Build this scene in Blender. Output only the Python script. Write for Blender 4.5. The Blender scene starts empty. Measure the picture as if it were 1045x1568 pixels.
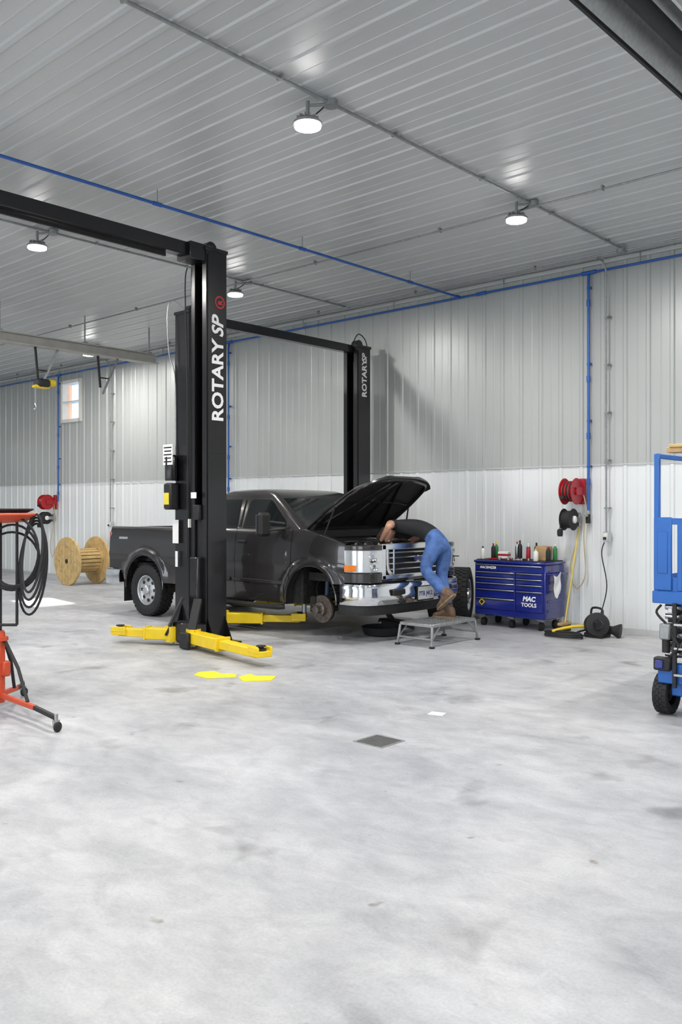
import bpy, bmesh, math, random
from mathutils import Vector as V, Matrix, Euler
random.seed(7)
D=bpy.data; SC=bpy.context.scene
COL=SC.collection
PI=math.pi
ZOOM=None

# ------------------------------------------------------------------ materials
_m={}
def M(name,col,rough=.5,metal=0.,var=.06,scale=6.,bump=0.,bscale=60.,coat=0.,emis=0.,spec=None,alpha=None):
    if name in _m: return _m[name]
    m=D.materials.new(name); m.use_nodes=True
    nt=m.node_tree; b=nt.nodes['Principled BSDF']
    b.inputs['Roughness'].default_value=rough
    b.inputs['Metallic'].default_value=metal
    c=(col[0],col[1],col[2],1)
    tc=nt.nodes.new('ShaderNodeTexCoord')
    if var>0:
        n=nt.nodes.new('ShaderNodeTexNoise'); n.inputs['Scale'].default_value=scale; n.inputs['Detail'].default_value=4
        nt.links.new(tc.outputs['Object'],n.inputs['Vector'])
        r=nt.nodes.new('ShaderNodeValToRGB')
        r.color_ramp.elements[0].position=.3; r.color_ramp.elements[1].position=.7
        r.color_ramp.elements[0].color=tuple(max(0,x*(1-var)) for x in col)+(1,)
        r.color_ramp.elements[1].color=tuple(min(1,x*(1+var)) for x in col)+(1,)
        nt.links.new(n.outputs['Fac'],r.inputs['Fac']); nt.links.new(r.outputs['Color'],b.inputs['Base Color'])
    else: b.inputs['Base Color'].default_value=c
    if bump>0:
        n2=nt.nodes.new('ShaderNodeTexNoise'); n2.inputs['Scale'].default_value=bscale; n2.inputs['Detail'].default_value=3
        nt.links.new(tc.outputs['Object'],n2.inputs['Vector'])
        bp=nt.nodes.new('ShaderNodeBump'); bp.inputs['Strength'].default_value=bump; bp.inputs['Distance'].default_value=.01
        nt.links.new(n2.outputs['Fac'],bp.inputs['Height']); nt.links.new(bp.outputs['Normal'],b.inputs['Normal'])
    if coat>0: b.inputs['Coat Weight'].default_value=coat; b.inputs['Coat Roughness'].default_value=.05
    if emis>0:
        b.inputs['Emission Color'].default_value=c; b.inputs['Emission Strength'].default_value=emis
    _m[name]=m; return m

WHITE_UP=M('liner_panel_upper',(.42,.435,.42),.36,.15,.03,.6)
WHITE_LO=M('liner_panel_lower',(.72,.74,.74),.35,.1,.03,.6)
CEIL=M('ceiling_panel_paint',(.54,.55,.545),.36,.2,.04,.5)
TRIMM=M('trim_paint',(.50,.51,.50),.4,.1,.03)
BLACKP=M('black_powdercoat',(.008,.008,.009),.28,0,.2,20,coat=.3)
BLACKM=M('black_matte',(.012,.012,.012),.6,0,.3,30)
RUBBER=M('rubber',(.014,.014,.015),.75,0,.25,40,bump=.2,bscale=90)
YEL=M('safety_yellow',(.80,.56,.01),.4,0,.06,8)
TRUCK=M('truck_paint',(.032,.029,.029),.26,.35,.06,2,coat=.8)
CHROME=M('chrome',(.80,.81,.83),.10,1,.02,5)
STEEL=M('steel',(.45,.45,.46),.35,1,.15,20)
ALU=M('aluminium',(.62,.63,.64),.38,.9,.1,30)
GALV=M('galvanised_conduit',(.30,.31,.31),.45,.6,.15,20)
GLASS=M('dark_glass',(.012,.014,.015),.04,0,.0,coat=.5)
LENS=M('headlamp_lens',(.62,.64,.66),.10,.55,.05,30,coat=1)
AMBER=M('amber_lens',(.8,.22,.02),.15,0,.05,coat=1)
REDL=M('red_lens',(.35,.01,.01),.15,0,.05,coat=1)
BLUEP=M('blue_air_pipe',(.02,.10,.38),.35,0,.05)
BLUET=M('blue_toolbox_paint',(.008,.018,.20),.22,0,.08,3,coat=.8)
BLUEL=M('blue_lift_paint',(.010,.11,.42),.4,0,.08,5)
REDP=M('red_reel_paint',(.40,.01,.015),.3,0,.08)
ORG=M('orange_paint',(.55,.065,.02),.38,0,.08)
WOOD=M('spool_wood',(.55,.38,.16),.6,0,.22,9,bump=.2)
WOODD=M('board_wood',(.42,.27,.12),.6,0,.25,9,bump=.2)
CARD=M('cardboard',(.45,.30,.15),.7,0,.1,9)
WLAB=M('white_label',(.82,.82,.80),.5,0,.03)
LETTER=M('white_lettering',(.85,.85,.85),.5,0,.0)
REDLET=M('red_logo',(.55,.01,.02),.4,0,.0)
ROTOR=M('brake_rotor_iron',(.20,.17,.15),.45,.8,.4,30)
GREASE=M('underbody_grime',(.02,.019,.018),.7,.2,.5,20,bump=.3)
PAPER=M('paper',(.85,.86,.86),.7,0,.02)
SKIN=M('skin',(.50,.27,.18),.5,0,.08,20)
HAIR=M('hair',(.05,.03,.02),.6,0,.3,60,bump=.5)
SHIRT=M('black_tshirt',(.008,.009,.011),.8,0,.2,20,bump=.6,bscale=14)
JEANS=M('denim',(.06,.13,.34),.8,0,.35,12,bump=.8,bscale=16)
BOOT=M('boot_leather',(.13,.075,.045),.55,0,.4,18,bump=.3)
SOLE=M('boot_sole',(.22,.15,.09),.75,0,.3,18)
LED=M('led_panel_glow',(1,.98,.95),.5,0,0,emis=60)
PLASTW=M('white_plastic',(.75,.74,.70),.4,0,.04)
BRNHOSE=M('tan_hose',(.45,.36,.22),.6,0,.1)

def floor_mat():
    m=D.materials.new('concrete_floor'); m.use_nodes=True; nt=m.node_tree; N=nt.nodes; L=nt.links
    b=N['Principled BSDF']; tc=N.new('ShaderNodeTexCoord')
    mp=N.new('ShaderNodeMapping'); mp.inputs['Rotation'].default_value=(0,0,-.74); mp.inputs['Scale'].default_value=(.75,1.2,1)
    L.new(tc.outputs['Object'],mp.inputs['Vector'])
    def noise(s,d,r=.6,v=None,dist=0):
        n=N.new('ShaderNodeTexNoise'); n.inputs['Scale'].default_value=s; n.inputs['Detail'].default_value=d
        n.inputs['Roughness'].default_value=r; n.inputs['Distortion'].default_value=dist
        L.new((v or tc.outputs['Object']),n.inputs['Vector']); return n.outputs['Fac']
    def ramp(f,p0,c0,p1,c1):
        r=N.new('ShaderNodeValToRGB'); e=r.color_ramp.elements
        e[0].position=p0;e[0].color=c0+(1,);e[1].position=p1;e[1].color=c1+(1,); L.new(f,r.inputs['Fac']); return r.outputs['Color']
    def mul(a,bb,f=1.):
        x=N.new('ShaderNodeMix'); x.data_type='RGBA'; x.blend_type='MULTIPLY'; x.inputs[0].default_value=f
        L.new(a,x.inputs[6]); L.new(bb,x.inputs[7]); return x.outputs[2]
    c=ramp(noise(1.1,7,.62,mp.outputs['Vector'],.5),.34,(.40,.41,.43),.66,(.58,.585,.595))
    c=mul(c,ramp(noise(5,8,.72,mp.outputs['Vector'],.4),.32,(.76,.76,.77),.60,(1,1,1)))
    c=mul(c,ramp(noise(.35,3,.5),.35,(.86,.87,.90),.65,(1,.99,.97)))
    c=mul(c,ramp(noise(2.0,3,.5,None,.3),.26,(.60,.59,.58),.38,(1,1,1)))
    c=mul(c,ramp(noise(9,2,.4,None,.2),.20,(.55,.50,.45),.27,(1,1,1)))
    c=mul(c,ramp(noise(70,3,.7),.3,(.86,.86,.86),.6,(1,1,1)))
    L.new(c,b.inputs['Base Color'])
    rr=N.new('ShaderNodeMapRange'); L.new(noise(3,5,.6,mp.outputs['Vector']),rr.inputs[0])
    rr.inputs[3].default_value=.34; rr.inputs[4].default_value=.62; L.new(rr.outputs[0],b.inputs['Roughness'])
    bp=N.new('ShaderNodeBump'); bp.inputs['Strength'].default_value=.12; bp.inputs['Distance'].default_value=.01
    L.new(noise(25,5,.6),bp.inputs['Height']); L.new(bp.outputs['Normal'],b.inputs['Normal'])
    return m
FLOORM=floor_mat()

# ------------------------------------------------------------------ mesh builder
def catmull(P,n,closed=False):
    out=[]; k=len(P)
    rng=range(k) if closed else range(k-1)
    for i in rng:
        if closed: p0,p1,p2,p3=P[(i-1)%k],P[i],P[(i+1)%k],P[(i+2)%k]
        else: p0,p1,p2,p3=P[max(i-1,0)],P[i],P[i+1],P[min(i+2,k-1)]
        for j in range(n):
            t=j/n
            out.append(.5*((2*p1)+(-p0+p2)*t+(2*p0-5*p1+4*p2-p3)*t*t+(-p0+3*p1-3*p2+p3)*t**3))
    if not closed: out.append(P[-1].copy())
    return out
def frame(ax):
    ax=V(ax).normalized(); t=V((0,0,1)) if abs(ax.z)<.9 else V((1,0,0))
    u=ax.cross(t).normalized(); w=ax.cross(u).normalized(); return u,w,ax

class MB:
    def __init__(s,name): s.name=name; s.v=[]; s.f=[]; s.m=[]; s.mats=[]
    def mi(s,m):
        if m not in s.mats: s.mats.append(m)
        return s.mats.index(m)
    def add(s,verts,faces,mat):
        o=len(s.v); k=s.mi(mat); s.v+= [V(a) for a in verts]
        for f in faces: s.f.append([o+i for i in f]); s.m.append(k)
    def bm(s,bm,mat,mx=None):
        bm.verts.index_update()
        s.add([(mx@v.co if mx else v.co.copy()) for v in bm.verts],[[v.index for v in f.verts] for f in bm.faces],mat); bm.free()
    def box(s,c,d,mat,rot=(0,0,0),bev=0.,seg=1):
        bm=bmesh.new(); bmesh.ops.create_cube(bm,size=1)
        for v in bm.verts: v.co=V((v.co.x*d[0],v.co.y*d[1],v.co.z*d[2]))
        if bev>0: bmesh.ops.bevel(bm,geom=bm.edges[:],offset=min(bev,min(d)*.45),segments=seg,profile=.5,affect='EDGES')
        s.bm(bm,mat,Matrix.Translation(V(c))@Euler(rot).to_matrix().to_4x4())
    def bb(s,x0,x1,y0,y1,z0,z1,mat,bev=0.):
        s.box(((x0+x1)/2,(y0+y1)/2,(z0+z1)/2),(abs(x1-x0),abs(y1-y0),abs(z1-z0)),mat,bev=bev)
    def beam(s,p0,p1,w,h,mat,bev=0.,up=(0,0,1)):
        p0=V(p0);p1=V(p1);d=p1-p0;L=d.length;x=d.normalized();u=V(up)
        if abs(x.dot(u))>.95: u=V((1,0,0))
        y=u.cross(x).normalized(); z=x.cross(y)
        mx=Matrix((( x.x,y.x,z.x),(x.y,y.y,z.y),(x.z,y.z,z.z))).to_4x4(); mx.translation=(p0+p1)/2
        bm=bmesh.new(); bmesh.ops.create_cube(bm,size=1)
        for v in bm.verts: v.co=V((v.co.x*L,v.co.y*w,v.co.z*h))
        if bev>0: bmesh.ops.bevel(bm,geom=bm.edges[:],offset=min(bev,w*.45,h*.45),segments=1,profile=.5,affect='EDGES')
        s.bm(bm,mat,mx)
    def lathe(s,prof,o,ax,mat,seg=24,cap=True):
        u,w,a=frame(ax); o=V(o); vs=[];fs=[]
        for r,h in prof:
            for i in range(seg):
                t=2*PI*i/seg; vs.append(o+a*h+(u*math.cos(t)+w*math.sin(t))*r)
        n=len(prof)
        for j in range(n-1):
            for i in range(seg):
                k=(i+1)%seg; fs.append([j*seg+i,j*seg+k,(j+1)*seg+k,(j+1)*seg+i])
        if cap: fs.append(list(range(seg))[::-1]); fs.append([(n-1)*seg+i for i in range(seg)])
        s.add(vs,fs,mat)
    def cyl(s,p0,p1,r,mat,r1=None,seg=16):
        p0=V(p0);p1=V(p1); s.lathe([(r,0),(r if r1 is None else r1,(p1-p0).length)],p0,p1-p0,mat,seg)
    def tube(s,pts,r,mat,seg=8,closed=False,sm=0,cap=True):
        P=[V(p) for p in pts]
        R=list(r) if isinstance(r,(list,tuple)) else None
        if sm:
            if R:
                Q=catmull([V((q,0,0)) for q in R],sm,closed); R=[q.x for q in Q]
            P=catmull(P,sm,closed)
        n=len(P); vs=[];fs=[]; nrm=None
        for i in range(n):
            if closed: t=(P[(i+1)%n]-P[i-1])
            else: t=P[min(i+1,n-1)]-P[max(i-1,0)]
            t.normalize()
            if nrm is None: nrm=frame(t)[0]
            else:
                nrm=nrm-t*nrm.dot(t)
                if nrm.length<1e-4: nrm=frame(t)[0]
                nrm.normalize()
            b=t.cross(nrm); rr=R[i] if R else r
            for k in range(seg):
                a=2*PI*k/seg; vs.append(P[i]+(nrm*math.cos(a)+b*math.sin(a))*rr)
        for i in range(n if closed else n-1):
            j=(i+1)%n
            for k in range(seg):
                l=(k+1)%seg; fs.append([i*seg+k,i*seg+l,j*seg+l,j*seg+k])
        if not closed and cap: fs.append(list(range(seg))[::-1]); fs.append([(n-1)*seg+k for k in range(seg)])
        s.add(vs,fs,mat)
    def loft(s,rings,mat,cap=True,closed=True):
        n=len(rings[0]); vs=[p for r in rings for p in r]; fs=[]
        for j in range(len(rings)-1):
            for i in range(n if closed else n-1):
                k=(i+1)%n; fs.append([j*n+i,j*n+k,(j+1)*n+k,(j+1)*n+i])
        if cap and closed: fs.append(list(range(n))[::-1]); fs.append([(len(rings)-1)*n+i for i in range(n)])
        s.add(vs,fs,mat)
    def prism(s,pts,axis,a,b,mat,bev=0.):
        def q(p,h): return {'x':(h,p[0],p[1]),'y':(p[0],h,p[1]),'z':(p[0],p[1],h)}[axis]
        bm=bmesh.new(); n=len(pts)
        A=[bm.verts.new(q(p,a)) for p in pts];B=[bm.verts.new(q(p,b)) for p in pts]
        bm.faces.new(A);bm.faces.new(B[::-1])
        for i in range(n): bm.faces.new([A[i],B[i],B[(i+1)%n],A[(i+1)%n]])
        bmesh.ops.recalc_face_normals(bm,faces=bm.faces[:])
        if bev>0: bmesh.ops.bevel(bm,geom=bm.edges[:],offset=bev,segments=1,profile=.5,affect='EDGES',clamp_overlap=True)
        s.bm(bm,mat)
    def text(s,t,size,mat,o,xd,yd,ext=.002,off=0.,shear=0.,sx=1.):
        cu=D.curves.new('tmp_txt','FONT'); cu.body=t; cu.size=size; cu.extrude=ext; cu.offset=off; cu.shear=shear; cu.resolution_u=3
        ob=D.objects.new('tmp_txt',cu); COL.objects.link(ob); bpy.context.view_layer.update()
        me=ob.evaluated_get(bpy.context.evaluated_depsgraph_get()).to_mesh()
        xd=V(xd);yd=V(yd);zd=xd.cross(yd); o=V(o)
        s.add([o+xd*v.co.x*sx+yd*v.co.y+zd*v.co.z for v in me.vertices],[list(p.vertices) for p in me.polygons],mat)
        ob.evaluated_get(bpy.context.evaluated_depsgraph_get()).to_mesh_clear()
        D.objects.remove(ob); D.curves.remove(cu)
    def done(s,ang=38,fix=True):
        me=D.meshes.new(s.name); me.from_pydata([tuple(v) for v in s.v],[],s.f)
        for m in s.mats: me.materials.append(m)
        for p,k in zip(me.polygons,s.m): p.material_index=k; p.use_smooth=True
        if fix:
            bm=bmesh.new(); bm.from_mesh(me); bmesh.ops.recalc_face_normals(bm,faces=bm.faces[:]); bm.to_mesh(me); bm.free()
        me.set_sharp_from_angle(angle=math.radians(ang)); me.update()
        ob=D.objects.new(s.name,me); COL.objects.link(ob); return ob

# ------------------------------------------------------------------ room shell
XL,XR,YB,YF,ZC=-23.0,4.0,10.86,-7.0,4.86
def corr(mb,a0,a1,b0,b1,fn,mat,per=.305,d=.016):
    """corrugated sheet; a = across ribs, b = along ribs; fn(a,b,depth)->xyz"""
    prof=[]; k=math.floor(a0/per)
    while k*per<a1:
        for o,dd in ((0,0),(.108,0),(.113,.003),(.123,.003),(.128,0),(.228,0),(.243,d),(.283,d),(.298,0)):
            a=k*per+o
            if a0<=a<=a1: prof.append((a,dd))
        k+=1
    prof=[(a0,0)]+prof+[(a1,0)]
    vs=[];fs=[]
    for a,dd in prof: vs.append(fn(a,b0,dd)); vs.append(fn(a,b1,dd))
    for i in range(len(prof)-1): fs.append([2*i,2*i+1,2*i+3,2*i+2])
    mb.add(vs,fs,mat)
fl=MB('floor'); fl.bb(XL,XR,YF,YB+.2,-.15,0,FLOORM); fl.done()
ce=MB('ceiling'); corr(ce,YF,YB,XL,XR,lambda a,b,d:(b,a,ZC-d),CEIL,d=.012); ce.bb(XL-.2,XR+.2,YF-.2,YB+.2,ZC+.03,ZC+.2,TRIMM)
ce.done(20,False)
wb=MB('wall_back')
WX0,WX1,WZ0,WZ1=-18.6,-17.85,3.62,4.50
f=lambda a,b,d:(a,YB-d,b)
corr(wb,XL,XR,0,2.17,f,WHITE_LO)
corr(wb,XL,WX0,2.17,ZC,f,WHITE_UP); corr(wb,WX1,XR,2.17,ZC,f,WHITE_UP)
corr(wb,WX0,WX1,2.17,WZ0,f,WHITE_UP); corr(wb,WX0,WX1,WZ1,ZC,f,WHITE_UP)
for a,b,c,d in ((XL,WX0,0,ZC),(WX1,XR,0,ZC),(WX0,WX1,0,WZ0),(WX0,WX1,WZ1,ZC)): wb.bb(a,b,YB+.03,YB+.2,c,d,TRIMM)
wb.done(20,False)
t=MB('trim_1'); t.bb(XL,XR,YB-.045,YB-.022,ZC-.07,ZC-.022,TRIMM); t.done()
t=MB('trim_2'); t.bb(XL,XR,YB-.03,YB-.021,2.16,2.175,TRIMM); t.done()
t=MB('baseboard_back'); t.bb(XL,XR,YB-.032,YB-.021,0.0,.06,TRIMM); t.done()
w=MB('window_1')
for a,b,c,d in ((WX0-.05,WX0+.03,WZ0-.05,WZ1+.05),(WX1-.03,WX1+.05,WZ0-.05,WZ1+.05),(WX0,WX1,WZ0-.05,WZ0+.03),(WX0,WX1,WZ1-.03,WZ1+.05),(WX0,WX1,4.04,4.06)):
    w.bb(a,b,YB-.05,YB+.2,c,d,PLASTW,.005)
w.bb(WX0+.03,WX0+.08,YB+.12,YB+.14,WZ0+.03,WZ1-.03,M('orange_glow_strip',(.85,.42,.26),.7,0,.05,emis=.6))  # orange strip inside the window, its brightness put in as emission
w.done()
# left wall with small window lite
LY0,LY1,LZ0,LZ1=9.0,9.75,2.9,3.35
wl=MB('wall_left')
g=lambda a,b,d:(XL+d,a,b)
corr(wl,YF,LY0,0,ZC,g,WHITE_LO); corr(wl,LY1,YB,0,ZC,g,WHITE_LO); corr(wl,LY0,LY1,0,LZ0,g,WHITE_LO); corr(wl,LY0,LY1,LZ1,ZC,g,WHITE_LO)
for a,b,c,d in ((YF,LY0,0,ZC),(LY1,YB+.2,0,ZC),(LY0,LY1,0,LZ0),(LY0,LY1,LZ1,ZC)): wl.bb(XL-.15,XL-.03,a,b,c,d,TRIMM)
wl.done(20,False)
wr=MB('wall_right'); corr(wr,YF,YB,0,ZC,lambda a,b,d:(XR-d,a,b),WHITE_LO); wr.bb(XR+.03,XR+.2,YF,YB+.2,0,ZC,TRIMM); wr.done(20,False)
wf=MB('wall_front'); g2=lambda a,b,d:(a,YF+d,b)
ops=[(-19,-15),(-10,-6),(-3,1)]
xs=[XL]+[q for o in ops for q in o]+[XR]
for i in range(0,len(xs),2): corr(wf,xs[i],xs[i+1],0,ZC,g2,WHITE_LO); wf.bb(xs[i],xs[i+1],YF-.2,YF-.03,0,ZC,TRIMM)
for a,b in ops: corr(wf,a,b,4.0,ZC,g2,WHITE_LO); wf.bb(a,b,YF-.2,YF-.03,4.0,ZC,TRIMM)
wf.done(20,False)

# ------------------------------------------------------------------ lights
def led(x,y,box=True,power=66):
    m=MB('high_bay_light'); zt=ZC-.014
    m.lathe([(.055,0),(.055,.05)],(x+.13,y+.13,zt-.05),(0,0,1),GALV,16)
    m.tube([(x+.13,y+.13,zt-.03),(x,y,zt-.04)],.012,GALV,8)
    m.lathe([(.016,0),(.016,.13)],(x,y,zt-.14),(0,0,1),GALV,10)
    m.lathe([(.02,.075),(.035,.07),(.06,.05),(.10,.035),(.118,.02),(.120,0),(.105,-.004)],(x,y,zt-.20),(0,0,1),STEEL,24)
    for i in range(12):
        a=i*PI/6; m.box((x+.06*math.cos(a),y+.06*math.sin(a),zt-.145),(.06,.004,.03),STEEL,(0,0,a))
    m.lathe([(.105,-.014),(.105,0)],(x,y,zt-.204),(0,0,1),LED,24)
    m.tube([(x+.10,y+.10,zt-.04),(x-.03,y+.10,zt-.08),(x-.09,y+.02,zt-.12),(x-.03,y,zt-.15)],.006,BLACKM,6,sm=5)
    o=m.done()
    l=D.lights.new('lamp','AREA'); l.shape='DISK'; l.size=.20; l.energy=power; l.color=(1,.975,.94); l.spread=PI
    lo=D.objects.new('lamp',l); COL.objects.link(lo); lo.location=(x,y,zt-.222); lo.parent=o
for x,y in ((-4.90,8.15),(-4.92,5.02),(-9.58,8.30),(-9.56,5.24),(-15.5,9.6),(-4.9,1.9),(-4.9,-1.3),(-9.56,2.0),(-.3,1.9),(-.3,5.0),(-.3,8.1),(-14.2,5.2),(-18.8,6.5)):
    led(x,y)
def area(name,loc,rot,sx,sy,e,col):
    l=D.lights.new(name,'AREA'); l.shape='RECTANGLE'; l.size=sx; l.size_y=sy; l.energy=e; l.color=col
    o=D.objects.new(name,l); COL.objects.link(o); o.location=loc; o.rotation_euler=rot
for i,(a,b) in enumerate(ops): area('daylight_opening',((a+b)/2,YF-.1,2.0),(PI/2,0,0),3.9,3.9,150,(.88,.94,1))
s=D.lights.new('sun','SUN'); s.energy=14; s.angle=.01; s.color=(1,.96,.9)
so=D.objects.new('sun',s); COL.objects.link(so)
dr=V((-13.8,7.7,0))-V((XL,9.37,3.12)); so.rotation_euler=dr.to_track_quat('-Z','Y').to_euler()
wd=D.worlds.new('World'); SC.world=wd; wd.use_nodes=True
nt=wd.node_tree; bg=nt.nodes['Background']
sky=nt.nodes.new('ShaderNodeTexSky'); sky.sky_type='HOSEK_WILKIE'; sky.turbidity=6; nt.links.new(sky.outputs[0],bg.inputs[0]); bg.inputs[1].default_value=6

# ------------------------------------------------------------------ conduits and pipes
zc=ZC-.035
for x in (-4.79,-9.45):
    m=MB('electrical_conduit'); m.tube([(x,-6.5,zc),(x,10.6,zc)],.014,GALV,8)
    for k in range(12): m.box((x,-5+k*1.37,zc+.005),(.06,.02,.03),GALV)
    if x>-5: m.lathe([(.06,0),(.06,.05)],(x,10.45,zc-.06),(0,0,1),GALV,12)
    m.done()
for y in (8.3,10.45):
    m=MB('electrical_conduit'); m.tube([(3.5,y,zc-.03),(-21,y,zc-.03)],.012,GALV,8)
    for x in range(-20,4,2): m.box((x,y,zc-.02),(.02,.05,.05),GALV)
    m.done()
for x,zb in ((-5.13,1.28),(-16.5,1.3)):
    m=MB('electrical_conduit'); m.tube([(x,10.47,zc-.05),(x,10.65,zc-.05),(x,10.74,zc-.16),(x,10.75,zb)],.012,GALV,8)
    for k in range(5): m.box((x,10.79,1.6+k*.62),(.06,.09,.02),GALV)
    m.box((x,10.77,zb-.05),(.075,.10,.12),ALU,bev=.006); m.box((x,10.717,zb-.05),(.05,.008,.09),PLASTW)
    m.box((x,10.70,zb-.07),(.035,.03,.035),BLACKM,bev=.004)
    m.done()
zp=4.70; yp=10.80
m=MB('compressed_air_pipe')
m.tube([(-7.44,-6.5,zp),(-7.44,yp-.04,zp)],.016,BLUEP,10); m.cyl((-7.44,yp-.1,zp),(-7.44,yp-.02,zp),.026,BLUEP)
for y in (3.15,5.4,7.5,9.6):
    m.cyl((-7.44,y,zp),(-7.44,y,ZC-.01),.006,GALV,seg=6); m.cyl((-7.44,y-.05,zp),(-7.44,y+.05,zp),.022,BLUEP)
m.done()
m=MB('compressed_air_pipe')
m.tube([(XL+.3,yp,zp),(XR-.3,yp,zp)],.016,BLUEP,10); m.cyl((-7.15,yp,zp),(-7.0,yp,zp),.026,BLUEP)
for x in range(-21,4,2): m.cyl((x+.3,yp,zp),(x+.3,yp,zp+.14),.006,GALV,seg=6)
for x in (-5.40,-12.65,-18.72): m.cyl((x-.1,yp,zp),(x+.1,yp,zp),.026,BLUEP)
m.done()
for x,zb in ((-5.40,1.56),(-12.65,1.75),(-18.72,1.75)):
    m=MB('compressed_air_pipe'); m.tube([(x,yp,zp-.02),(x,yp-.01,zp-.12),(x,yp-.01,zb)],.018,BLUEP,10)
    for z in (4.3,3.3,2.55,1.95): m.cyl((x,yp-.01,z-.04),(x,yp-.01,z+.04),.026,BLUEP); m.box((x,yp+.015,z+.2),(.05,.05,.03),BLUEP)
    if x>-6:
        m.cyl((x,10.78,1.40),(x,10.78,1.52),.03,BLACKM); m.cyl((x,10.78,1.52),(x,10.78,1.57),.02,STEEL); m.cyl((x,10.70,1.50),(x,10.80,1.50),.018,STEEL)
    m.done()
m=MB('power_cord'); m.tube([(-5.13,10.69,1.16),(-5.16,10.68,1.0),(-5.1,10.70,.6),(-5.16,10.66,.25),(-5.2,10.55,.012),(-5.1,10.48,.012)],.007,BLACKM,6,sm=6); m.done()

# ------------------------------------------------------------------ hose reels
def reel(x,z,y=10.60):
    m=MB('hose_reel')
    m.box((x+.06,10.805,z),(.10,.04,.34),REDP,bev=.006)
    m.box((x+.115,y+.07,z),(.012,.24,.10),REDP); m.box((x-.10,y+.07,z),(.012,.24,.06),REDP)
    for dx in (-.08,.09): m.lathe([(.05,-.008),(.165,-.008),(.175,0),(.165,.008),(.05,.008)],(x+dx,y,z),(1,0,0),REDP,32)
    m.cyl((x-.11,y,z),(x+.12,y,z),.035,STEEL)
    for k in range(7): 
        m.tube([(x-.065+k*.023,y+.125*math.cos(a*PI/12),z+.125*math.sin(a*PI/12)) for a in range(24)],.0120,RUBBER if k%2 else REDP,6,closed=True)
    m.box((x-.02,y-.17,z-.08),(.05,.05,.05),BLACKM,bev=.006)
    m.tube([(x+.1,y+.14,z),(x+.14,10.75,z-.2),(x+.11,10.76,z-.6),(x+.13,10.76,z-1.1),(x-.0,10.76,z-1.28),(x-.08,10.76,z-1.0),(x+.02,10.77,z-.62)],.008,BRNHOSE,6,sm=8)
    m.done()
    m=MB('cord_reel'); z2=z-.37; x2=x-.03
    m.box((x2+.02,10.80,z2),(.09,.05,.18),STEEL,bev=.004); m.box((x2+.09,y+.08,z2),(.012,.26,.07),STEEL)
    for dx in (-.06,.075): m.lathe([(.03,-.006),(.13,-.006),(.145,0),(.13,.006),(.03,.006)],(x2+dx,y,z2),(1,0,0),BLACKM,28)
    m.lathe([(.115,-.055),(.115,.07)],(x2,y,z2),(1,0,0),RUBBER,20)
    m.lathe([(.05,0),(.05,.02),(.03,.03)],(x2+.08,y,z2),(1,0,0),WLAB,16)
    m.lathe([(.03,0),(.038,.03),(.038,.08),(.02,.10)],(x2-.05,y-.13,z2-.22),(0,0,1),BLACKM,12)
    m.tube([(x2-.05,y-.12,z2-.02),(x2-.05,y-.13,z2-.12)],.007,BLACKM,6)
    m.done()
reel(-5.56,1.82); reel(-18.95,1.74)

# ------------------------------------------------------------------ vehicle lifts
def column(m,x,y,H,side,textlen,cap):
    """x,y=min corner; open face side = -1 (faces -Y) or +1; w .28 x d .31"""
    w,d,tk=.28,.31,.02
    pts=[(0,0),(.07,0),(.07,tk),(tk,tk),(tk,d-tk),(w-tk,d-tk),(w-tk,tk),(w-.07,tk),(w-.07,0),(w,0),(w,d),(0,d)]
    if side>0: pts=[(a,d-b) for a,b in pts]
    m.prism([(x+a,y+b) for a,b in pts],'z',.0,H,BLACKP)
    yo=y if side<0 else y+d
    cx=x+w/2
    for xs_ in (x-.006,x+w+.006):
        m.box((xs_,yo-side*.035,H/2),(.012,.03,H*.98),BLACKP)
    m.box((cx,yo-side*.10,.95),(.21,.13,1.05),BLACKM,bev=.01)
    m.box((cx,yo+side*.03,.55),(.15,.10,.95),BLACKP,bev=.012)
    m.cyl((cx-.03,yo-side*.14,1.4),(cx-.03,yo-side*.14,H-.2),.028,BLACKM)
    m.tube([(cx+.05,yo-side*.09,.4),(cx+.05,yo-side*.09,H-.1)],.006,STEEL,6)
    m.tube([(cx+.07,yo-side*.06,.4),(cx+.07,yo-side*.06,H-.1)],.006,STEEL,6)
    m.box((cx,y+d/2,.012),(.62,.50,.024),BLACKP,bev=.004)
    for sx in (-1,1):
        xe=cx+sx*(w/2); pts=[(xe,.02),(xe+sx*.14,.02),(xe,.32)]
        for yy in (y+.02,y+d-.03): m.prism(pts,'y',yy,yy+.012,BLACKP)
    yb=y+d if side<0 else y
    m.prism([(yb,.02),(yb-side*.12,.02),(yb,.4)],'x',cx-.006,cx+.006,BLACKP)
    for a in (-.24,.24):
        for b in (.05,.25): m.cyl((cx+a,y+b,.02),(cx+a,y+b,.055),.014,STEEL,seg=6)
    m.box((cx,y+d/2,H+.02),(w+.03,d+.03,.04),BLACKP,bev=.005)
    m.cyl((cx-.05,y+d/2,H+.06),(cx+.05,y+d/2,H+.06),.08,BLACKP,seg=24)
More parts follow.
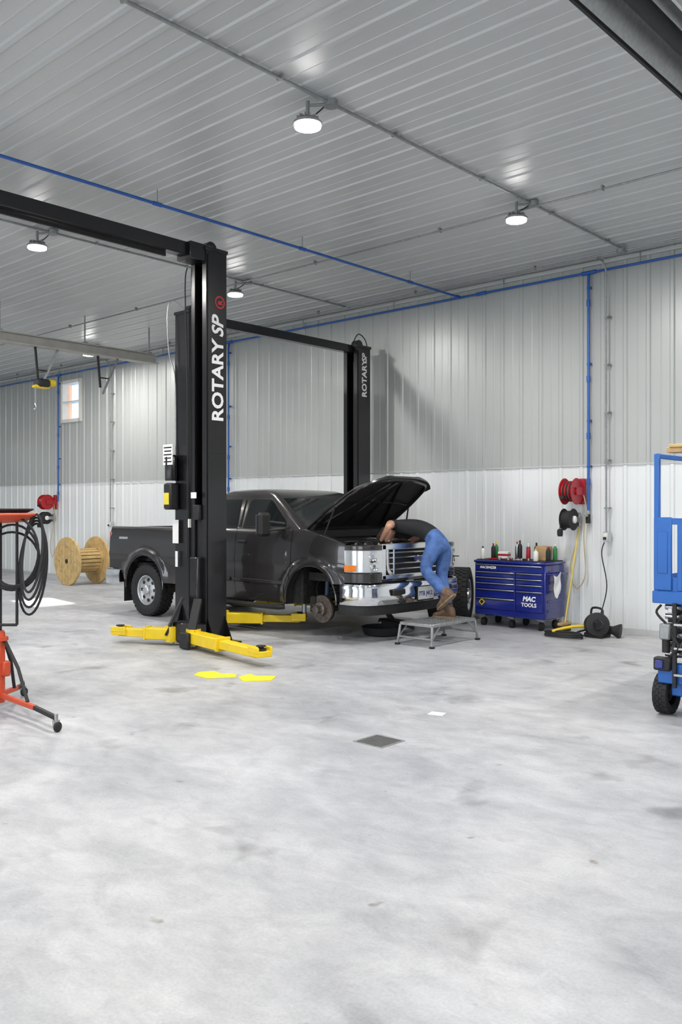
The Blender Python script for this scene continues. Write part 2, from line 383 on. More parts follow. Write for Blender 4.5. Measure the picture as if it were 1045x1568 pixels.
def arm(m,p0,p1,z,ext=.5,pad=True):
    p0=V((p0[0],p0[1],z));p1=V((p1[0],p1[1],z)); d=(p1-p0).normalized(); L=(p1-p0).length
    mid=p0+d*L*(1-ext)
    m.beam(p0,mid,.17,.13,YEL,.008); m.beam(mid-d*.2,p1-d*.05,.125,.09,YEL,.006)
    m.beam(mid-d*.02,mid+d*.01,.185,.15,YEL,.006)
    n=V((-d.y,d.x,0))
    if pad:
        m.beam(p1-d*.16,p1+d*.03,.17,.06,YEL,.006)
        for s_ in(-1,1): m.beam(p1-d*.16+n*s_*.08+V((0,0,.04)),p1+d*.03+n*s_*.08+V((0,0,.04)),.02,.06,YEL,.004)
        m.lathe([(.055,0),(.055,.03),(.03,.035),(.03,.05),(.05,.052),(.05,.062)],p1-d*.05+V((0,0,.02)),(0,0,1),BLACKM,18)
    m.lathe([(.085,-.09),(.085,.09)],p0,(0,0,1),YEL,20); m.cyl(p0-V((0,0,.11)),p0+V((0,0,.14)),.03,STEEL)

# lift A (near)
m=MB('two_post_vehicle_lift')
AX,AY,AH=-8.37,6.56,4.62
column(m,AX,AY,AH,-1,0,0); column(m,AX,2.75,AH,1,0,0)
m.beam((AX+.14,2.85,AH-.02),(AX+.14,AY+.1,AH-.02),.14,.15,BLACKP,.006); m.box((AX+.14,AY-.05,AH-.04),(.26,.34,.20),BLACKP,bev=.01)
m.beam((AX+.10,AY-.45,AH-.12),(AX+.10,2.9,AH-.12),.03,.04,BLACKM)
xf=AX+.28+.001
m.box((xf+.004,AY+.17,3.42),(.006,.262,2.35),BLACKP)
m.text('ROTARY',.235,LETTER,(xf+.010,AY+.245,2.62),(0,0,1),(0,-1,0),.002,.006,sx=1.05)
m.text('SP',.235,LETTER,(xf+.010,AY+.245,3.62),(0,0,1),(0,-1,0),.002,.006,.25)
m.lathe([(.075,0),(.075,.003)],(xf+.008,AY+.20,4.03),(1,0,0),REDLET,24); m.lathe([(.058,0),(.058,.004)],(xf+.009,AY+.20,4.03),(1,0,0),BLACKP,24)
m.text('R',.09,REDLET,(xf+.013,AY+.235,4.00),(0,0,1),(0,-1,0),.001,.003)
zA=.13
arm(m,(-8.42,6.32),(-9.05,5.98),zA,.55,True)
arm(m,(-8.02,6.32),(-6.55,6.05),zA,.55)
m.box((-8.22,6.40,.16),(.46,.18,.22),BLACKP,bev=.01)
m.beam((-8.06,6.42,.55),(-7.98,6.24,.12),.10,.03,BLACKM); m.beam((-8.34,6.42,.55),(-8.44,6.24,.12),.10,.03,BLACKM)
m.box((-8.02,6.20,.10),(.16,.05,.18),BLACKM,bev=.01)
arm(m,(-8.42,3.32),(-9.3,3.1),zA,.5); arm(m,(-8.02,3.32),(-7.2,2.9),zA,.5); m.box((-8.22,3.2,.16),(.46,.18,.22),BLACKP,bev=.01)
m.box((AX+.14,AY-.072,1.75),(.10,.004,.07),WLAB); m.box((AX+.14,AY-.02,1.55),(.12,.05,.18),BLACKM,bev=.01)
m.box((AX-.02,AY-.0,1.42),(.04,.06,.10),WLAB); m.tube([(AX-.02,AY-.04,4.45),(AX-.05,AY-.05,4.2),(AX-.03,AY-.03,3.0),(AX-.03,AY-.03,1.0)],.008,BLACKM,6,sm=4)
m.done()

m=MB('two_post_vehicle_lift')
BX,BH=-9.23,4.08; BY0=6.98; BY1=10.22
column(m,BX,BY0,BH,1,0,0); column(m,BX,BY1,BH,-1,0,0)
m.beam((BX+.14,BY0+.1,BH-.02),(BX+.14,BY1+.2,BH-.02),.11,.12,BLACKP,.005)
m.tube([(BX+.2,BY1,BH+.08),(BX+.22,BY1+.1,BH+.22),(BX+.22,BY1+.28,BH+.12),(BX+.22,BY1+.33,BH-.2)],.008,BLACKM,6,sm=5)
m.tube([(BX+.05,BY0+.1,BH+.08),(BX-.05,BY0,BH+.2),(BX-.1,BY0-.05,BH+.05),(BX-.06,BY0-.05,BH-.5),(BX+.03,BY0-.02,BH-.9),(BX+.03,BY0-.02,1.6)],.008,STEEL,6,sm=5)
xf=BX+.281
m.box((xf+.003,BY1+.17,3.3),(.005,.24,1.3),BLACKP)
m.text('ROTARY',.15,LETTER,(xf+.008,BY1+.21,3.32),(0,0,1),(0,-1,0),.002,.004); m.text('SP',.15,LETTER,(xf+.008,BY1+.21,3.87),(0,0,1),(0,-1,0),.002,.004,.25,sx=.8)
m.box((BX+.02,BY0-.08,1.75),(.16,.14,.34),BLACKM,bev=.02); m.lathe([(.075,0),(.08,.02),(.08,.30),(.06,.33)],(BX+.02,BY0-.08,1.95),(0,0,1),BLACKP,20)
m.box((BX+.05,BY0-.155,2.28),(.20,.004,.26),WLAB)
for k in range(5): m.box((BX+.05,BY0-.158,2.37-k*.045),(.16-.02*(k%2),.003,.016),BLACKM)
m.box((BX+.02,BY0-.155,1.72),(.10,.004,.15),M('caution_label',(.75,.6,.05),.5)); m.box((BX+.06,BY0-.04,1.30),(.12,.006,.30),WLAB); m.box((BX+.08,BY0-.04,.95),(.05,.006,.2),WLAB)
zB=.17
arm(m,(BX+.32,BY0+.52),(-8.05,8.15),zB,.5); arm(m,(BX-.04,BY0+.52),(-10.1,8.2),zB,.5)
arm(m,(BX+.32,BY1-.22),(-8.05,9.25),zB,.5); arm(m,(BX-.04,BY1-.22),(-10.1,9.2),zB,.5)
for yy in (BY0+.44,BY1-.14): m.box((BX+.14,yy,.20),(.46,.2,.22),BLACKP,bev=.01)
for q in ((-8.05,8.15),(-8.05,9.25),(-10.1,8.2),(-10.1,9.2)): m.cyl((q[0],q[1],zB+.06),(q[0],q[1],.40),.03,STEEL)
m.done()

# ------------------------------------------------------------------ tyres
def tyre(m,c,ax,R=.38,W=.25,rim='alloy',seg=40,face=1):
    ax=V(ax).normalized(); h=W/2; ri=R*.56
    m.lathe([(ri,-h*.75),(ri+.02,-h*.9),(R*.8,-h*1.02),(R*.94,-h*.92),(R*.975,-h*.78),(R*.975,h*.78),(R*.94,h*.92),(R*.8,h*1.02),(ri+.02,h*.9),(ri,h*.75)],c,ax,RUBBER,seg,cap=False)
    u,w,a=frame(ax); c=V(c)
    nb=34 if R>.3 else 22
    for i in range(nb):
        for k,off in ((-.62,0),(-.2,.5),(.2,0),(.62,.5)):
            t=2*PI*(i+off)/nb; d=u*math.cos(t)+w*math.sin(t)
            p=c+d*(R*.985)+a*(k*h)
            tt=a.cross(d)
            wv=h*.17 if abs(k)<.5 else h*.24; lv=R*.065*34/nb
            vs=[p+a*(sx*wv)+tt*(sy*lv)+d*(sz*R*.016) for sz in(-1,1) for sx,sy in ((-1,-1),(1,-1),(1,1),(-1,1))]
            m.add(vs,[[0,1,2,3],[4,5,6,7],[0,1,5,4],[1,2,6,5],[2,3,7,6],[3,0,4,7]],RUBBER)
    if rim=='alloy':
        f=face
        m.lathe([(ri+.005,f*h*.85),(ri-.01,f*h*.80),(ri-.02,f*h*.55),(ri-.03,f*h*.45),(ri*.75,f*h*.50),(ri*.45,f*h*.60),(ri*.33,f*h*.62),(ri*.30,f*h*.9),(ri*.22,f*h*1.0),(.001,f*h*1.02)],c,ax,ALU,seg,cap=False)
        m.lathe([(ri+.004,-h*.8),(ri-.02,-h*.5),(ri-.03,h*.45)],c,ax,ALU,seg,cap=False)
        for i in range(8):
            t=2*PI*i/8; d=u*math.cos(t)+w*math.sin(t)
            m.lathe([(ri*.12,0),(ri*.12,.012)],c+d*ri*.70+a*(f*h*.50),a*f,BLACKM,12)
            m.lathe([(ri*.055,0),(ri*.055,.03)],c+d*ri*.45*.9+a*(f*h*.60),a*f,CHROME,6)
        m.lathe([(ri-.035,-.01),(ri-.035,.0)],c+a*(f*h*.2),ax,BLACKM,20)

# ------------------------------------------------------------------ pickup truck
CY=8.70
m=MB('pickup_truck')
FX,FZ,FR=-7.50,.47,.435
RX,RZ,RR=-10.93,.45,.465
seams=[-8.92,-7.86,-9.35]
def sstep(t): t=max(0,min(1,t)); return t*t*(3-2*t)
def hw(x,z,seam=True):
    w=.985
    if z<.60: w-=(.60-z)*.16
    if z>1.02: w-=(z-1.02)**2*.5
    w+=.012*math.exp(-((z-.90)/.05)**2)
    for ax_,az,ar in ((FX,FZ,FR),(RX,RZ,RR)):
        d=math.hypot(x-ax_,z-az); w+=.038*sstep((ar+.13-d)/.09)
    if x>-7.15: w-=((x+7.15)/.45)**2*.035
    if seam:
        for s_ in seams:
            if abs(x-s_)<.003 and z>.46: w-=.014
    return w
def side_skin(x0,x1,bot,top,s_,inner=.35):
    xs=set([x0,x1]); n=int((x1-x0)/.06)
    for i in range(n+1): xs.add(round(x0+(x1-x0)*i/n,4))
    for ax_,ar in ((FX,FR),(RX,RR)):
        for k in range(0,25):
            q=ax_+ar*math.cos(PI*k/24)
            if x0<q<x1: xs.add(round(q,4))
            for e in (-.001,.001):
                q2=ax_+ar*(1 if e>0 else -1)+e
                if x0<q2<x1: xs.add(round(q2,4))
    for q in seams:
        if x0<q<x1:
            for e in (-.008,0,.008): xs.add(round(q+e,4))
    xs=sorted(xs); rows=16; vs=[];fs=[];nr=0
    for x in xs:
        b=bot(x)
        for ax_,az,ar in ((FX,FZ,FR),(RX,RZ,RR)):
            if abs(x-ax_)<ar: b=max(b,az+math.sqrt(max(0,ar*ar-(x-ax_)**2)))
        t=top(x); colv=[]
        colv.append((x,(hw(x,b,False)-.13),b+.0))
        for k in range(rows+1):
            z=b+(t-b)*k/rows; colv.append((x,hw(x,z),z))
        wt=hw(x,t,False)
        for dy,dz in ((-.012,.012),(-.05,.018),(-.10,.012),(-.115,-.02),(-.12,-inner)): colv.append((x,wt+dy,t+dz))
        nr=len(colv)
        vs+=[(a,CY+s_*b_,c) for a,b_,c in colv]
    for i in range(len(xs)-1):
        for k in range(nr-1): fs.append([i*nr+k,i*nr+k+1,(i+1)*nr+k+1,(i+1)*nr+k])
    m.add(vs,fs,TRUCK)
ftop=lambda x: 1.325 if x<-7.75 else 1.325-.165*((x+7.75)/.80)**1.3
fbot=lambda x: .40 if x<-7.5 else .70
for s_ in (-1,1):
    side_skin(-11.86,-9.65,lambda x:.68-.16*sstep((x+11.62)/.22),lambda x:1.305,s_,.5)
    side_skin(-9.61,-6.96,fbot,ftop,s_,.30)
# bed
m.bb(-11.8,-9.66,CY-.86,CY+.86,.72,.78,GREASE); m.bb(-9.72,-9.655,CY-.93,CY+.93,.55,1.31,TRUCK,.008)
m.bb(-11.87,-11.82,CY-.93,CY+.93,.66,1.31,TRUCK,.012)
m.box((-11.885,CY,.95),(.02,1.3,.22),TRUCK,bev=.01); m.box((-11.90,CY,1.12),(.02,.22,.07),CHROME,bev=.008)
for s_ in(-1,1):
    m.box((-11.855,CY+s_*.945,1.05),(.05,.06,.38),REDL,bev=.012); m.box((-11.86,CY+s_*.945,.94),(.052,.062,.09),PLASTW,bev=.01)
rp=[(-11.56,1.0),(-11.66,1.012),(-11.90,1.012),(-11.99,.96),(-12.03,.75),(-12.03,0)]
ring=[(x,CY-y) for x,y in rp]+[(x,CY+y) for x,y in rp[::-1][1:]]
def rr_(o,z): return [V((x-o,CY+(y-CY)*(1+o*.5),z)) for x,y in ring]
m.loft([rr_(-.03,.43),rr_(0,.44),rr_(.012,.50),rr_(.012,.60),rr_(0,.655),rr_(-.03,.67),rr_(-.12,.67)],CHROME,closed=False)
m.box((-11.80,CY,.56),(.3,1.86,.18),BLACKM)
m.bb(-9.58,-7.76,CY-.86,CY+.86,.40,1.33,GREASE); m.bb(-9.615,-9.57,CY-.95,CY+.95,.45,1.335,TRUCK,.01)
for s_ in(-1,1):
    m.tube([(-9.5,CY+s_*.93,.36),(-9.3,CY+s_*.99,.35),(-8.2,CY+s_*.99,.35),(-8.02,CY+s_*.93,.36)],.035,BLACKM,10,sm=4)
def rrect(x0,x1,hy,z,r=.07,n=4):
    P=[]
    for cx,cy,a0 in ((x1-r,hy-r,0),(x0+r,hy-r,90),(x0+r,-hy+r,180),(x1-r,-hy+r,270)):
        for k in range(n+1):
            a=math.radians(a0+90*k/n); P.append(V((cx+r*math.cos(a),CY+cy+r*math.sin(a),z)))
    return P
m.loft([rrect(-9.60,-7.70,.905,1.30,.05),rrect(-9.59,-7.72,.90,1.32,.05),rrect(-9.53,-8.054,.8294,1.55,.06),rrect(-9.48,-8.36,.765,1.76,.08),rrect(-9.45,-8.44,.735,1.80,.10),rrect(-9.38,-8.55,.67,1.835,.12),rrect(-9.22,-8.75,.52,1.855,.14),rrect(-9.1,-8.9,.3,1.862,.08)],TRUCK)
for s_ in(-1,1):
    def gp(pts,off,mat):
        vs=[(x,CY+s_*(.90-.307*(z-1.32)+off),z) for x,z in pts]
        m.add(vs+[(a,b-s_*.02,c) for a,b,c in vs],[list(range(len(pts)))]+[[i,(i+1)%len(pts),(i+1)%len(pts)+len(pts),i+len(pts)] for i in range(len(pts))],mat)
    W1=[(-8.86,1.345),(-8.83,1.69),(-8.79,1.73),(-8.43,1.73),(-8.36,1.70),(-8.02,1.42),(-8.00,1.345)]
    W2=[(-9.42,1.345),(-9.39,1.70),(-9.36,1.73),(-8.99,1.73),(-8.97,1.345)]
    for W_ in (W1,W2):
        cx=sum(p[0] for p in W_)/len(W_); cz=sum(p[1] for p in W_)/len(W_)
        gp(W_,.004,BLACKM); gp([(cx+(x-cx)*.93,cz+(z-cz)*.90) for x,z in W_],.008,GLASS)
    m.tube([(-8.92,CY+s_*(.905),1.34),(-8.90,CY+s_*.785,1.71)],.006,BLACKM,6)
    m.box((-8.78,CY+s_*.985,1.16),(.15,.03,.035),BLACKM,bev=.01)
    m.tube([(-8.02,CY+s_*.93,1.40),(-8.12,CY+s_*1.13,1.43)],.018,BLACKM,8); m.tube([(-8.02,CY+s_*.93,1.34),(-8.12,CY+s_*1.13,1.32)],.018,BLACKM,8)
    m.box((-8.15,CY+s_*1.17,1.395),(.10,.20,.30),BLACKM,bev=.035)
    m.box((-8.205,CY+s_*1.17,1.40),(.006,.16,.24),CHROME)
    m.box((-8.45,CY+s_*.995,.66),(1.0,.02,.05),TRUCK,bev=.008); m.box((-9.27,CY+s_*.995,.66),(.55,.02,.05),TRUCK,bev=.008)
    m.box((-7.98,CY+s_*.972,1.12),(.20,.012,.035),CHROME,bev=.004); m.box((-11.5,CY+s_*.978,1.15),(.22,.012,.035),CHROME,bev=.004)
    for ax_,az,ar in ((FX,FZ,FR),(RX,RZ,RR)):
        a0,a1=(-.05,PI+.1)
        P=[(ax_+(ar-.004)*math.cos(a0+(a1-a0)*k/28),CY+s_*1.005,az+(ar-.004)*math.sin(a0+(a1-a0)*k/28)) for k in range(29)]
        m.tube(P,.012,TRUCK,6)
        vs=[];fs=[]
        for k in range(21):
            a=PI*k/20*1.1-.05*PI
            for yy in (.93,.52): vs.append((ax_+(ar+.02)*math.cos(a),CY+s_*yy,az+(ar+.02)*math.sin(a)))
        for k in range(20): fs.append([2*k,2*k+1,2*k+3,2*k+2])
        m.add(vs,fs,GREASE)
def slab(P,nrm,mat,off,th=.02):
    n=V(nrm).normalized(); A=[V(p)+n*off for p in P]; B=[p-n*th for p in A]; k=len(P)
    m.add(A+B,[list(range(k))]+[[i,(i+1)%k,(i+1)%k+k,i+k] for i in range(k)],mat)
def wsp(z,y): return (-7.72-1.4545*(z-1.32),CY+y,z)
slab([wsp(1.335,-.82),wsp(1.335,.82),wsp(1.745,.70),wsp(1.745,-.70)],(.566,0,.824),BLACKM,.003)
slab([wsp(1.36,-.79),wsp(1.36,.79),wsp(1.725,.675),wsp(1.725,-.675)],(.566,0,.824),GLASS,.008)
def rsp(z,y): return (-9.59+.25*(z-1.32),CY+y,z)
slab([rsp(1.38,-.75),rsp(1.38,.75),rsp(1.72,.64),rsp(1.72,-.64)],(-.97,0,.24),GLASS,.006)
for s_ in(-1,1): m.tube([(-7.75,CY+s_*.1+.2,1.345),(-7.9,CY+s_*.1-.15,1.48)],.008,BLACKM,6)
m.bb(-7.80,-7.68,CY-.86,CY+.86,1.22,1.325,BLACKM,.01)
for s_ in(-1,1): m.bb(-11.8,-6.75,CY+s_*.42-.04,CY+s_*.42+.04,.45,.60,GREASE,.01)
m.bb(-8.6,-7.0,CY-.3,CY+.3,.40,1.0,GREASE,.05)
m.cyl((RX,CY-.8,.40),(RX,CY+.8,.40),.045,GREASE); m.lathe([(.05,-.18),(.17,-.08),(.18,0),(.17,.08),(.05,.18)],(RX,CY+.05,.40),(0,1,0),GREASE,20)
m.cyl((-10.9,CY,.42),(-8.5,CY,.48),.04,GREASE); m.tube([(-8.4,CY+.35,.42),(-9.6,CY+.4,.4),(-10.4,CY+.4,.42),(-11.2,CY-.6,.5)],.035,STEEL,8,sm=5)
m.bb(-9.6,-8.9,CY-.38,CY-.1,.36,.55,GREASE,.03)
for s_ in(-1,1):
    tyre(m,(RX,CY+s_*.86,.385),(0,1,0),.385,.25,'alloy',face=s_)
    m.beam((RX-.6,CY+s_*.55,.52),(RX+.6,CY+s_*.55,.52),.06,.03,GREASE); m.box((RX-.53,CY+s_*.86,.36),(.012,.26,.34),BLACKM)
    hx,hz=FX+.03,.36
    m.lathe([(.17,0),(.17,.03)],(hx,CY+s_*.80,hz),(0,s_,0),ROTOR,32); m.lathe([(.165,0),(.165,.012)],(hx,CY+s_*.765,hz),(0,s_,0),GREASE,32)
    m.lathe([(.085,0),(.085,.05),(.065,.06),(.05,.06),(.048,.12),(.03,.125),(.001,.126)],(hx,CY+s_*.83,hz),(0,s_,0),ROTOR,24,False)
    for i in range(8):
        a=2*PI*i/8; m.cyl((hx+.07*math.cos(a),CY+s_*.88,hz+.07*math.sin(a)),(hx+.07*math.cos(a),CY+s_*.935,hz+.07*math.sin(a)),.007,STEEL,seg=6)
    m.box((hx-.14,CY+s_*.80,hz+.05),(.09,.13,.2),GREASE,bev=.02)
    m.cyl((hx,CY+s_*.45,hz),(hx,CY+s_*.78,hz),.05,GREASE)
    m.beam((hx,CY+s_*.80,hz),(hx+.0,CY-s_*.3,hz+.03),.09,.09,GREASE,.02)
    m.tube([(hx+.06*math.cos(k*.7),CY+s_*.58+.06*math.sin(k*.7),.45+k*.0065) for k in range(60)],.012,BLACKM,6)
    m.cyl((hx-.12,CY+s_*.62,.38),(hx-.10,CY+s_*.60,.95),.03,M('shock_blue',(.04,.06,.12),.4))
    m.tube([(hx-.1,CY+s_*.78,hz+.1),(hx-.2,CY+s_*.7,.65),(hx-.1,CY+s_*.55,.8)],.008,BLACKM,6,sm=4)
# front clip
oc=[(-6.965,.985),(-6.88,.975),(-6.80,.955),(-6.72,.91),(-6.665,.84),(-6.635,.76),(-6.625,.68)]
inn=[(-6.80,.68),(-6.965,.82)]
for s_ in(-1,1):
    def clip(z0,z1,off,mat,bev=.006,cut=None):
        P=[(x+off*.7,CY+s_*(y+off)) for x,y in oc]+[(x,CY+s_*y) for x,y in inn]
        m.prism(P,'z',z0,z1,mat,bev)
    clip(.72,.835,0,TRUCK); clip(.84,1.105,-.004,LENS,.008); clip(1.108,1.165,.0,TRUCK,.012)
    m.prism([(x+.003,CY+s_*(y+.003)) for x,y in oc[:3]]+[(-6.85,CY+s_*.9),(-6.96,CY+s_*.9)],'z',.855,.93,AMBER,.004)
    for yy,zz in ((.81,1.03),(.80,.92)): m.lathe([(.055,0),(.05,.012),(.02,-.0)],(-6.662+ (0.012 if yy<.805 else 0),CY+s_*yy,zz),(.88,s_*.45,0),CHROME,20)
    m.box((-6.66,CY+s_*.80,.975),(.05,.16,.012),BLACKM,(0,0,-s_*.5))
m.bb(-6.80,-6.655,CY-.685,CY+.685,.72,.765,TRUCK,.006)
m.bb(-6.80,-6.68,CY-.69,CY+.69,.75,1.15,BLACKM)
# grille
gx=-6.635
GCH=M('grille_chrome',(.78,.78,.78),.22,1,.02,5)
def gbar(y0,y1,z0,z1,x=gx,d=.05,mat=GCH): m.bb(x-d,x+.01,CY+y0,CY+y1,z0,z1,mat,.008)
gbar(-.68,.68,1.105,1.175); gbar(-.68,.68,.755,.805)
for s_ in(-1,1):
    a,b=sorted((s_*.68,s_*.61)); gbar(a,b,.755,1.17)
    P=[(gx+.005,CY+s_*.585,1.11),(gx+.005,CY+s_*.58,.95),(gx+.005,CY+s_*.56,.85),(gx+.005,CY+s_*.49,.81)]
    m.tube(P,.020,GCH,8,sm=4)
    a,b=sorted((s_*.46,s_*.43)); gbar(a,b,.79,1.12,gx-.01)
for z in (.865,.935,1.005,1.065): gbar(-.62,.62,z-.009,z+.009,gx-.012,.03)
m.lathe([(.040,0),(.040,.012),(.036,.016)],(gx+.0,CY,.985),(1,0,0),GCH,24); 
m.box((gx+.014,CY,.985),(.010,.14,.05),BLUET,bev=.02)
# bumper
bp=[(-7.03,.99),(-6.90,1.0),(-6.76,.97),(-6.66,.90),(-6.60,.78),(-6.565,.55),(-6.55,.28),(-6.545,0)]
ring=[(x,CY-y) for x,y in bp]+[(x,CY+y) for x,y in bp[::-1][1:]]
def br(off,z): return [V((x+off,CY+(y-CY)*(1+off*.6),z)) for x,y in ring]
m.loft([br(-.06,.45),br(-.01,.46),br(.01,.50),br(.012,.58),br(.0,.64),br(.004,.67),br(-.01,.705),br(-.07,.715)],CHROME,closed=False)
m.loft([br(-.10,.34),br(-.05,.34),br(-.035,.40),br(-.045,.46)],BLACKM,closed=False)
for s_ in(-1,1):
    m.box((-6.545,CY+s_*.47,.60),(.03,.26,.075),BLACKM,(0,0,-s_*.08),bev=.02); m.box((-6.55,CY+s_*.40,.49),(.03,.14,.05),BLACKM,bev=.015)
    m.beam((-6.85,CY+s_*.42,.52),(-6.52,CY+s_*.42,.50),.04,.06,BLACKM,.01)
m.box((-6.522,CY+.02,.56),(.012,.34,.18),BLACKM,bev=.004); m.box((-6.512,CY+.02,.565),(.006,.305,.155),WLAB)
m.text('7TB J412',.075,BLUET,(-6.507,CY-.13,.535),(0,1,0),(0,0,1),.001,.001)
# engine bay
m.bb(-7.72,-6.80,CY-.80,CY+.80,.70,.80,GREASE)
m.bb(-6.86,-6.78,CY-.84,CY+.84,1.06,1.135,BLACKM,.01)
m.bb(-6.93,-6.86,CY-.5,CY+.5,.8,1.08,BLACKM)
m.bb(-7.55,-7.05,CY-.24,CY+.24,.8,1.10,GREASE,.04); m.bb(-7.45,-7.1,CY-.14,CY+.14,1.08,1.17,ALU,.03)
for k in range(6):
    m.tube([(-7.5+k*.08,CY-.12,1.14),(-7.5+k*.08,CY-.22,1.17),(-7.5+k*.08,CY-.30,1.05)],.022,ALU if k%2 else BLACKM,8,sm=4)
m.lathe([(.13,0),(.13,.18)],(-7.2,CY+.5,.95),(0,0,1),BLACKM,24); m.bb(-7.45,-7.15,CY-.72,CY-.48,.9,1.12,BLACKM,.01); m.bb(-7.44,-7.16,CY-.71,CY-.49,1.12,1.135,WLAB,.004)
m.bb(-7.0,-6.88,CY-.75,CY-.5,.95,1.14,PLASTW,.02); m.bb(-7.68,-7.6,CY-.5,CY+.3,1.0,1.22,BLACKM,.02)
m.tube([(-7.0,CY-.35,1.15),(-7.1,CY-.1,1.22),(-7.3,CY+.2,1.20),(-7.2,CY+.45,1.13)],.045,BLACKM,10,sm=6)
m.tube([(-6.9,CY+.3,1.1),(-7.05,CY+.25,1.18),(-7.3,CY+.3,1.13)],.028,RUBBER,8,sm=5)
for k in range(7):
    a=random.uniform(-.7,.2)
    m.tube([(-6.95-random.random()*.1,CY+a,1.05),(-7.2,CY+a+random.uniform(-.2,.2),1.18+random.random()*.05),(-7.55,CY+a+random.uniform(-.1,.1),1.15)],.009,random.choice([BLACKM,STEEL,RUBBER,ALU]),6,sm=5)
# hood
ang=math.radians(34.5); hu=V((math.cos(ang),0,math.sin(ang))); hn=V((-math.sin(ang),0,math.cos(ang))); ho=V((-7.76,CY,1.335))
def hp(u,v,w):
    wd_=.80-.13*u**3; L=1.08+.07*(1-v*v)-(.10*abs(v)**6)
    return ho+hu*(u*L)+V((0,v*wd_,0))+hn*w
nu,nv=14,20
def grid(fw,mat,flip=False):
    vs=[];fs=[]
    for i in range(nu+1):
        for j in range(nv+1):
            u=i/nu; v=-1+2*j/nv; vs.append(hp(u,v,fw(u,v)))
    for i in range(nu):
        for j in range(nv): a=i*(nv+1)+j; fs.append([a,a+1,a+nv+2,a+nv+1])
    m.add(vs,fs,mat)
top=lambda u,v: .02+.06*(1-v**4)*(1-.3*u)+.015*math.exp(-((abs(v)-.45)/.12)**2) -.05*max(0,u-.85)/.15
und=lambda u,v: .0+.03*(1-v**4) -.05*max(0,u-.85)/.15
grid(top,TRUCK); grid(und,BLACKM)
edge=[(i/nu,-1) for i in range(nu+1)]+[(1,-1+2*j/nv) for j in range(1,nv+1)]+[(1-i/nu,1) for i in range(1,nu+1)]+[(0,1-2*j/nv) for j in range(1,nv)]
vs=[];fs=[]
for u,v in edge: vs+= [hp(u,v,top(u,v)),hp(u,v,und(u,v))]
k=len(edge)
for i in range(k): j=(i+1)%k; fs.append([2*i,2*i+1,2*j+1,2*j])
m.add(vs,fs,TRUCK)
m.tube([hp(u,v,und(u,v)-.004) for u,v in ((.06,-.9),(.5,-.92),(.9,-.88),(.95,-.5),(.96,0),(.95,.5),(.9,.88),(.5,.92),(.06,.9))],.022,TRUCK,8,sm=4)
for a,b in (((.08,-.75),(.85,-.15)),((.08,.75),(.85,.15)),((.5,-.85),(.5,.85)),((.08,-.2),(.9,-.05)),((.08,.2),(.9,.05))):
    P=[hp(a[0]+(b[0]-a[0])*t_/6,a[1]+(b[1]-a[1])*t_/6,und(a[0]+(b[0]-a[0])*t_/6,a[1]+(b[1]-a[1])*t_/6)-.002) for t_ in range(7)]
    m.tube(P,.02,BLACKP,6)
for s_ in(-1,1): 
    m.tube([V((-7.45,CY+s_*.80,1.28)),hp(.5,s_*.93,-.0)],.010,BLACKM,8)
    m.beam((-7.76,CY+s_*.76,1.28),hp(.12,s_*.93,.0),.02,.05,BLACKM)
m.done(32)

# ------------------------------------------------------------------ loose tyres
m=MB('loose_tire'); tyre(m,(-7.38,10.20,.385),(.90,.43,0),.385,.25,'alloy'); m.done()
m=MB('loose_tire'); tyre(m,(-7.10,10.34,.385),(.90,.43,0),.385,.25,'alloy'); m.done()

# ------------------------------------------------------------------ step platform
PGR=M('platform_metal',(.34,.35,.35),.45,.7,.15,20)
m=MB('work_platform'); px0,px1,py0,py1,pz=-6.46,-6.0,8.15,9.02,.27
for y in (py0,py1): m.beam((px0,y,pz-.02),(px1,y,pz-.02),.025,.035,PGR,.004)
for x in (px0,px1): m.beam((x,py0,pz-.02),(x,py1,pz-.02),.025,.035,PGR,.004)
for k in range(12): m.beam((px0+.02+k*.038,py0,pz-.008),(px0+.02+k*.038,py1,pz-.008),.010,.016,PGR)
for k in range(16): m.beam((px0,py0+.03+k*.054,pz-.006),(px1,py0+.03+k*.054,pz-.006),.006,.012,PGR)
for x,dx in ((px0,-.02),(px1,.02)):
    for y,dy in ((py0,-.03),(py1,.03)):
        m.beam((x,y,pz-.03),(x+dx,y+dy,.0),.025,.025,PGR,.003); m.box((x+dx,y+dy,.012),(.05,.05,.024),BLACKM,bev=.004)
        m.beam((x,y-dy*5,pz-.03),(x+dx*.7,y+dy*.7,.09),.015,.015,PGR)
for y in (py0-.02,py1+.02): m.beam((px0-.01,y,.10),(px1+.01,y,.10),.018,.018,PGR)
m.done()

